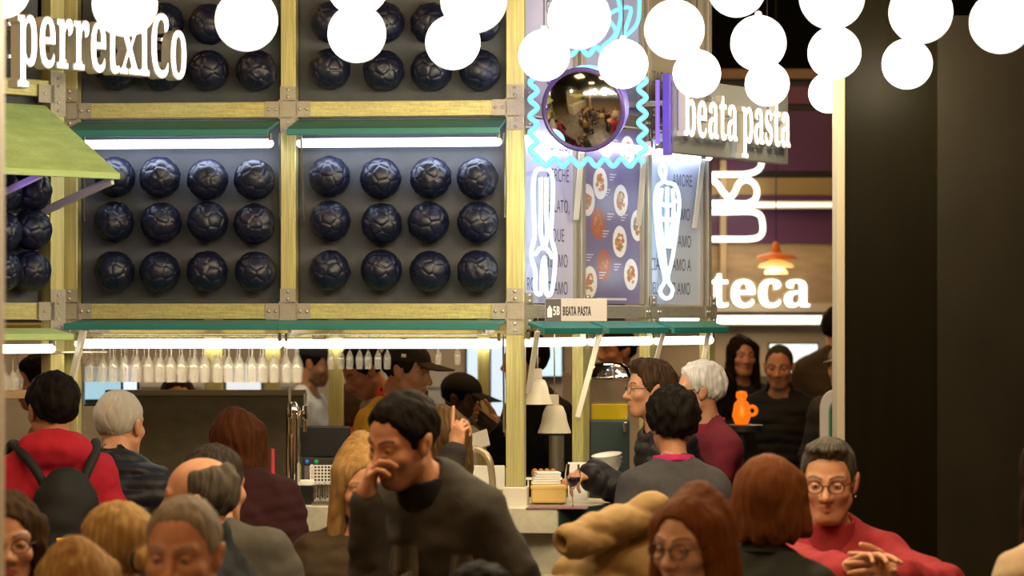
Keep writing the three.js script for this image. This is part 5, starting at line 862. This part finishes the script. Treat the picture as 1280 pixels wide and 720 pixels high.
person({ label: 'person in black with a phone standing behind the corner post', head: [655, 452], d: 12.0, yaw: -60, s: 0.98, skin: SKIN.tan, hair: 'short', thick: 0.012, hairColor: HC.black, lean: 10, armR: { px: [622, 535, 11.75], pole: [-0.6, -1, -0.2], dir: [-0.3, 0.5, 0.9], palm: [0.8, 0.2, 0], curl: [0.6, 0.7, 0.7, 0.7, 0.2] }, armL: { to: [0.2, 0.1, 0.3] }, top: { name: 'jacket', color: [0.008, 0.009, 0.013], thick: 0.022 } });
person({ label: 'brown-haired person low behind the grey-shirted bartender', near: 0, head: [441, 506], d: 14.8, yaw: 170, s: 0.92, fem: 1, skin: SKIN.fair, hair: 'bob', hairColor: [0.07, 0.03, 0.014], top: { color: [0.35, 0.03, 0.02] } });
person({ label: 'person whose dark hair just tops the dark glossy panel', near: 0, head: [222, 503], d: 12.9, yaw: 10, s: 0.94, skin: SKIN.fair, hair: 'short', hairColor: HC.brown, top: { color: [0.1, 0.1, 0.11] } });
person({ label: 'person in black far behind the juice dispenser', near: 0, head: [771, 440], d: 14.2, yaw: -60, skin: SKIN.tan, hair: 'short', hairColor: HC.black, top: { color: [0.01, 0.01, 0.012], thick: 0.02 } });
// passers-by on the right
person({ label: 'person in a black coat with dark hair behind the maroon sweater', near: 0, head: [896, 491], d: 13.6, yaw: 175, s: 0.84, fem: 1, skin: SKIN.fair, hair: 'long', hairColor: HC.black, top: { name: 'coat', color: [0.008, 0.008, 0.009], thick: 0.025 } });
person({ label: 'long-haired person in a black turtleneck standing far behind', near: 1, head: [928, 446], d: 16.0, yaw: 12, fem: 1, skin: SKIN.tan, hair: 'long', length: 0.22, hairColor: [0.014, 0.008, 0.006], top: { color: [0.010, 0.009, 0.009], neck: 'turtle', thick: 0.016 } });
person({ label: 'balding person in a dark zipped jacket standing far behind', near: 1, head: [974, 459], d: 15.0, yaw: -12, s: 1.02, skin: SKIN.tan, hair: 'high', thick: 0.001, mess: 0.001, hairColor: [0.05, 0.04, 0.03], beard: 0.2, headPitch: 8, top: { name: 'jacket', color: [0.010, 0.011, 0.010], thick: 0.03, quilt: 0.008, neck: 'stand' } });
person({ label: 'tall person in a brown coat turned away near the black wall', near: 0, head: [1046, 412], d: 16.2, yaw: 160, s: 1.04, skin: SKIN.tan, hair: 'short', thick: 0.016, hairColor: HC.black, top: { name: 'coat', color: [0.075, 0.045, 0.018], thick: 0.035, hem: -0.3 } });
person({ label: 'pale person in a grey cap half hidden by the black wall', near: 1, head: [1056, 461], d: 13.4, yaw: -22, s: 0.84, skin: SKIN.pale, hair: 'short', hairColor: HC.brown, cap: [0.20, 0.19, 0.17], top: { color: [0.06, 0.06, 0.07] } });
// seated guests in front
const sweater = person({ label: 'dark-haired person in a grey sweater rubbing one eye', sit: 1, near: 2, head: [503, 551], d: 7.2, yaw: -38, s: 0.97, skin: [0.42, 0.18, 0.09], hair: 'short', thick: 0.009, mess: 0.004, hairColor: [0.012, 0.008, 0.006], beard: 0.5, headYaw: -8, headPitch: 18, headRoll: -5, lean: 16, crane: 28, armR: { px: [456, 624, 7.16], poleW: [-0.25, -0.5, 1], dir: [0.30, 0.9, 0.12], palm: [0.75, -0.15, -0.6], curl: [0.75, 0.8, 0.85, 0.9, 0.3] }, armL: { to: [0.27, -0.02, 0.2] }, collar: { color: [0.008, 0.008, 0.009], h: 0.535, lo: 0.505 }, top: { color: [0.034, 0.028, 0.021], dye: 1, thick: 0.016, neck: 'v' } });
person({ label: 'person with long blonde hair behind the raised sweater arm', sit: 1, head: [452, 607], d: 8.3, yaw: 15, s: 0.95, fem: 1, skin: SKIN.fair, hair: 'long', length: 0.34, open: 0.008, hairColor: [0.20, 0.105, 0.034], hairColor2: [0.36, 0.21, 0.08], mess: 0.002, headPitch: 12, armL: { px: [492, 706, 7.6], dir: [-0.75, 0.25, 0.3], palm: [0, 0.3, -1], pole: [1, -0.6, 0], curl: [0.35, 0.3, 0.35, 0.4, 0.3] }, top: { name: 'jacket', color: [0.085, 0.052, 0.024], thick: 0.026, quilt: 0.006, fold: 0.01 } });
person({ label: 'bald-topped person in profile with a dark orange-striped jacket', sit: 1, near: 2, head: [248, 627], d: 7.4, yaw: -100, skin: SKIN.fair, hair: 'fringe', thick: 0.006, hairColor: [0.08, 0.065, 0.05], hairColor2: [0.2, 0.17, 0.13], headYaw: 0, top: { name: 'jacket', color: [0.018, 0.02, 0.02], thick: 0.024, neck: 'stand', paint: (x, y, z) => (x > 0.09 && z > -0.06 && z < -0.01 && y < 0.41 && y > 0.2 && Math.sin(y * 110) > -0.3 ? [0.45, 0.16, 0.03] : null) } });
person({ label: 'dark-haired person in a grey-green jacket behind the bald head', sit: 1, head: [269, 610], d: 7.95, yaw: 150, skin: SKIN.fair, hair: 'short', thick: 0.008, hairColor: [0.028, 0.02, 0.014], hairColor2: [0.09, 0.07, 0.055], tilt: -16, girth: 0.05, collar: { color: [0.4, 0.36, 0.3] }, top: { name: 'jacket', color: [0.062, 0.055, 0.042], dye: 1, thick: 0.03 } });
person({ label: 'grey-haired person facing the camera in the near left group', sit: 1, near: 2, head: [229, 693], d: 5.95, yaw: -12, skin: SKIN.tan, hair: 'high', thick: 0.004, mess: 0.003, hairColor: [0.14, 0.115, 0.085], hairColor2: [0.26, 0.22, 0.17], jaw: 0.05, fat: 0.004, headPitch: 6, top: { color: [0.12, 0.09, 0.04], thick: 0.02, neck: 'stand' } });
person({ label: 'person with a low blonde bun held by a dark clip', sit: 1, head: [143, 691], d: 6.7, yaw: -125, s: 0.95, fem: 1, skin: SKIN.fair, hair: 'bun', thick: 0.01, mess: 0.003, hairColor: [0.20, 0.11, 0.035], hairColor2: [0.38, 0.24, 0.1], bunX: 0.01, top: { color: [0.10, 0.07, 0.04] }, extra: ({ HM, put2 }) => { const g = new THREE.TorusGeometry(0.032, 0.009, 10, 28); g.applyMatrix4(new THREE.Matrix4().setPosition(0.01, -0.01, -0.105)); g.applyMatrix4(HM); put2('hair_clip', g, MT.black); } });
person({ label: 'person with smooth straight blonde hair seen from behind, lowest of the left group', sit: 1, head: [97, 744], d: 6.2, yaw: 178, s: 0.95, fem: 1, skin: SKIN.fair, hair: 'long', length: 0.24, mess: 0.002, hairColor: [0.17, 0.085, 0.026], hairColor2: [0.36, 0.22, 0.09], top: { color: [0.05, 0.04, 0.035] } });
person({ label: 'brown-haired person with glasses beside the timber post', sit: 1, near: 2, head: [9, 680], d: 6.75, yaw: 12, s: 0.95, fem: 1, skin: SKIN.fair, hair: 'long', length: 0.2, wide: 0.005, hairColor: [0.045, 0.024, 0.012], hairColor2: [0.10, 0.055, 0.026], glasses: {}, top: { color: [0.02, 0.017, 0.015] } });
person({ label: 'auburn-haired person with dark glasses in front of the beige jacket', sit: 1, near: 2, head: [864, 683], d: 6.2, yaw: -38, s: 0.97, fem: 1, skin: SKIN.pale, hair: 'long', length: 0.27, wide: 0.012, open: 0.014, mess: 0.002, hairColor: [0.10, 0.032, 0.010], dyed: 1, hairColor2: [0.15, 0.054, 0.017], glasses: { r: 0.0024 }, headPitch: 4, top: { color: [0.03, 0.022, 0.018] }, extra: ({ HM, put2 }) => { const g = new THREE.SphereGeometry(0.005, 12, 10); g.applyMatrix4(new THREE.Matrix4().setPosition(0.078, -0.042, -0.006)); g.applyMatrix4(HM); put2('earring', g, MT.white); } });
person({ label: 'person with an auburn bob in a dark green sweater seen from behind', sit: 1, near: 2, head: [962, 626], d: 7.2, yaw: 160, s: 0.96, fem: 1, skin: SKIN.fair, hair: 'bob', wide: 0.006, hairColor: [0.085, 0.025, 0.008], dyed: 1, hairColor2: [0.12, 0.040, 0.012], mess: 0.0015, top: { color: [0.020, 0.021, 0.012], thick: 0.018 }, collar: { color: [0.006, 0.006, 0.006] } });
person({ label: 'short-haired person with glasses in a red zipped sweater by the black wall', sit: 1, near: 2, head: [1036, 602], d: 8.0, yaw: -12, s: 0.98, skin: SKIN.fair, hair: 'quiff', hairline: 1, thick: 0.006, mess: 0.003, hairColor: [0.05, 0.042, 0.035], hairColor2: [0.20, 0.175, 0.14], glasses: { r: 0.0016 }, headPitch: 8, lean: 12, collar: { color: [0.25, 0.02, 0.026], h: 0.55 }, armL: { px: [1118, 716, 7.62], pole: [1, -0.4, -0.5] }, armR: { px: [1060, 712, 7.6], dir: [0.6, 0.35, 0.3], palm: [0.2, -0.6, 0.5], pole: [-1, -0.6, 0], curl: [0.35, 0.4, 0.5, 0.6, 0.2] }, top: { color: [0.27, 0.022, 0.028], thick: 0.018, fold: 0.009 }, extra: ({ HM, put2 }) => { const g = new THREE.SphereGeometry(0.004, 12, 10); g.applyMatrix4(new THREE.Matrix4().setPosition(0.077, -0.045, -0.006)); g.applyMatrix4(HM); put2('earring', g, MT.chrome); } });
person({ label: 'dark-haired person in a beige sweater near the black wall panels', sit: 1, head: [1322, 594], d: 6.8, yaw: -150, s: 1.04, fem: 1, skin: SKIN.fair, hair: 'long', hairColor: [0.03, 0.014, 0.008], top: { color: [0.46, 0.33, 0.2], thick: 0.018 } });
person({ label: 'person with short black hair seen from behind in front of the sweater man', sit: 1, head: [600, 778], d: 6.0, yaw: 180, s: 0.95, skin: SKIN.tan, hair: 'short', thick: 0.012, hairColor: [0.007, 0.005, 0.004], top: { color: [0.01, 0.01, 0.012] } });

// stools for the seated guests
const stoolSeat = lathe([[0, -0.05], [0.15, -0.05], [0.165, -0.035], [0.165, -0.012], [0.15, 0], [0, 0]], 28);
for (const q of people.filter((p) => p.sit)) {
  const h = q.pelvis.y - 0.128, t = thing('bar_stool', 'round wooden bar stool under a seated guest', 'stool', V(q.pelvis.x, 0, q.pelvis.z), 'bar stools of the seated guests');
  part('seat', stoolSeat, MT.wood, t, V(0, h, 0)); part('ring', new THREE.TorusGeometry(0.15, 0.008, 8, 28).rotateX(Math.PI / 2), MT.steel, t, V(0, 0.22, 0));
  for (let k = 0; k < 4; k++) { const a = k * Math.PI / 2 + 0.78; part('leg', barGeo(V(Math.cos(a) * 0.11, h - 0.05, Math.sin(a) * 0.11), V(Math.cos(a) * 0.18, 0, Math.sin(a) * 0.18), 0.024, 0.024), MT.wood, t); }
}
// high tables and what stands on them
function highTable(x, z, h, r, label) { const t = thing('high_table', label, 'table', V(x, 0, z)); part('table_top', lathe([[0, 0], [r - 0.01, 0], [r, -0.01], [r, -0.03], [r - 0.01, -0.035], [0, -0.035]], 40), MT.wood, t, V(0, h, 0)); part('pole', new THREE.CylinderGeometry(0.03, 0.03, h - 0.03, 20).translate(0, (h - 0.03) / 2, 0), MT.black, t); part('base', lathe([[0, 0.03], [0.2, 0.012], [0.22, 0], [0, 0]], 36), MT.black, t); return t; }
{
  const g = P(505, 683, 6.75), h = g.y - 0.205; highTable(P(530, 0, 6.7).x, -6.7, h, 0.24, 'round high table under the two wine glasses');
  single('wine_glass', glassGeo, MT.glass, 'empty wine glass before the grey sweater', 'glass', V(g.x, h + 0.001, g.z));
  const g2 = P(577, 0, 6.82), w2 = single('wine_glass', glassGeo, MT.glass, 'smaller wine glass right of the first on the high table', 'glass', V(g2.x, h + 0.001, g2.z)); w2.scale.setScalar(0.86);
  const c = P(1010, 0, 7.62); highTable(c.x, -7.62, 1.0, 0.22, 'round high table between the auburn bob and the red sweater');
}
{ // backpack of the red jacket
  const q = hoodie, c = q.toWorld(V(0.0, 0.215, -0.225)), t = thing('backpack', 'black backpack with a yellow tag worn over the red jacket', 'backpack', c); t.rotation.y = q.yaw; t.rotation.order = 'YXZ';
  const f = (x, y, z) => { let d = ell(x, y, z, 0, 0, 0.0, 0.125, 0.23, 0.08); d = smin(d, ell(x, y, z, 0, -0.09, -0.06, 0.11, 0.1, 0.05), 0.02); return d + noise3(x * 9, y * 9, z * 9) * 0.005; };
  part('pack', netMesh(f, [-0.2, -0.28, -0.14], [0.2, 0.28, 0.12], 0.009, (x, y, z, o) => { o[0] = o[1] = o[2] = 0.008; }), cloth([0.008, 0.008, 0.008], 0.7), t);
  for (const s of [-1, 1]) part('strap', tubeGeo([V(s * 0.05, 0.14, 0.04), V(s * 0.09, 0.22, 0.065), V(s * 0.125, 0.272, 0.12), V(s * 0.14, 0.3, 0.2), V(s * 0.145, 0.24, 0.31), V(s * 0.14, 0.05, 0.35), V(s * 0.17, -0.12, 0.22), V(s * 0.12, -0.18, 0.06)], 0.016, 48, false, 10), cloth([0.008, 0.008, 0.008], 0.7).clone(), t).material.color.setRGB(0.012, 0.012, 0.012);
  part('zip_line', tubeGeo([V(-0.09, -0.02, -0.095), V(-0.03, 0.0, -0.112), V(0.05, -0.004, -0.108)], 0.006, 24), M([0.75, 0.42, 0.03], 0.6), t); part('zip_tag', box(0.014, 0.04, 0.005), M([0.75, 0.42, 0.03], 0.6), t, V(0.02, -0.03, -0.118));
  t.traverse((m) => { if (m.name === 'strap') m.material.vertexColors = false; });
}
{ // beige puffer jacket hung over a chair back
  const c = P(755, 700, 7.3), t = thing('puffer_jacket', 'beige puffer jacket draped over a chair beside the glasses wearer', 'jacket', V(c.x, 0, c.z));
  const H0 = [P(716, 676, 7.15), P(740, 668, 7.2), P(775, 655, 7.25), P(815, 640, 7.3)].map((v) => v.clone().sub(V(c.x, 0, c.z)));
  const f = (x, y, z) => {
    let d = 9; for (let i = 0; i < 3; i++) d = smin(d, cap(x, y, z, A3(H0[i]), A3(H0[i + 1]), [0.052, 0.042, 0.046][i], [0.042, 0.046, 0.05][i]), 0.03);
    const yb = 1.8 - (710 - 400) * 7.3 / F;
    d = smin(d, ell(x, y, z, 0.05, yb - 0.05, -0.02, 0.19, 0.16, 0.09), 0.012); d = smin(d, cap(x, y, z, [-0.24, yb - 0.06, 0.06], [0.02, yb - 0.12, 0.04], 0.055, 0.08), 0.015);
    d = smax(d, -cap(x, y, z, [H0[0].x - 0.08, H0[0].y - 0.005, H0[0].z + 0.06], [H0[0].x + 0.01, H0[0].y, H0[0].z], 0.03, 0.018), 0.012);
    const q = Math.abs(Math.sin((y * 1.0 + x * 0.35) * Math.PI / 0.095)) ** 0.6; return d - 0.01 * (q - 0.6) + noise3(x * 8, y * 9, z * 8) * 0.005 + noise3(x * 24, y * 26, z * 24) * 0.0018;
  };
  part('quilted_shell', netMesh(f, [-0.4, 0.75, -0.25], [0.42, 1.4, 0.25], 0.0075, (x, y, z, o) => { const n = 1 + noise3(x * 20, y * 20, z * 20) * 0.08; o[0] = 0.30 * n; o[1] = 0.185 * n; o[2] = 0.07 * n; }), cloth([0.30, 0.185, 0.07], 0.7), t);
  const ch = thing('high_chair', 'dark high chair under the beige puffer jacket', 'chair', V(c.x + 0.05, 0, c.z - 0.06));
  part('backrest', box(0.3, 0.3, 0.025), MT.wood, ch, V(0, 0.98, 0)); part('seat', box(0.36, 0.03, 0.36), MT.wood, ch, V(0, 0.66, 0.17)); for (const [x, z, y] of [[-0.15, 0, 0.9], [0.15, 0, 0.9], [-0.15, 0.33, 0.65], [0.15, 0.33, 0.65]]) part('leg', box(0.028, y, 0.028), MT.wood, ch, V(x, y / 2, z));
}
{ const c = P(604, 528, 11.68); const ph = single('smartphone', merged([box(0.075, 0.008, 0.15, 0.004), moved(plain(0.066, 0.001, 0.135), 0, 0.0045, 0)]), MT.black, 'phone held by the dark sleeve behind the bar', 'phone', c); ph.rotation.set(0.5, 0.6, 0.5);
  const b = P(532, 505, 12.0), bt = thing('bottle', 'dark bottle with a red label beside the yellow shirt', 'bottle', V(b.x, 0.95, b.z)); part('glass_body', lathe([[0, 0], [0.03, 0], [0.03, 0.36], [0.012, 0.44], [0.012, b.y + 0.06 - 0.95], [0, b.y + 0.06 - 0.95]], 24), MT.black, bt); part('red_label', new THREE.CylinderGeometry(0.0145, 0.0145, 0.05, 20, 1, true), M([0.6, 0.03, 0.04], 0.5), bt, V(0, b.y - 0.95 + 0.01, 0)); }

scene.traverse((o) => { if (o.isMesh) { o.castShadow = true; o.receiveShadow = true; } });
renderer.render(scene, camera);
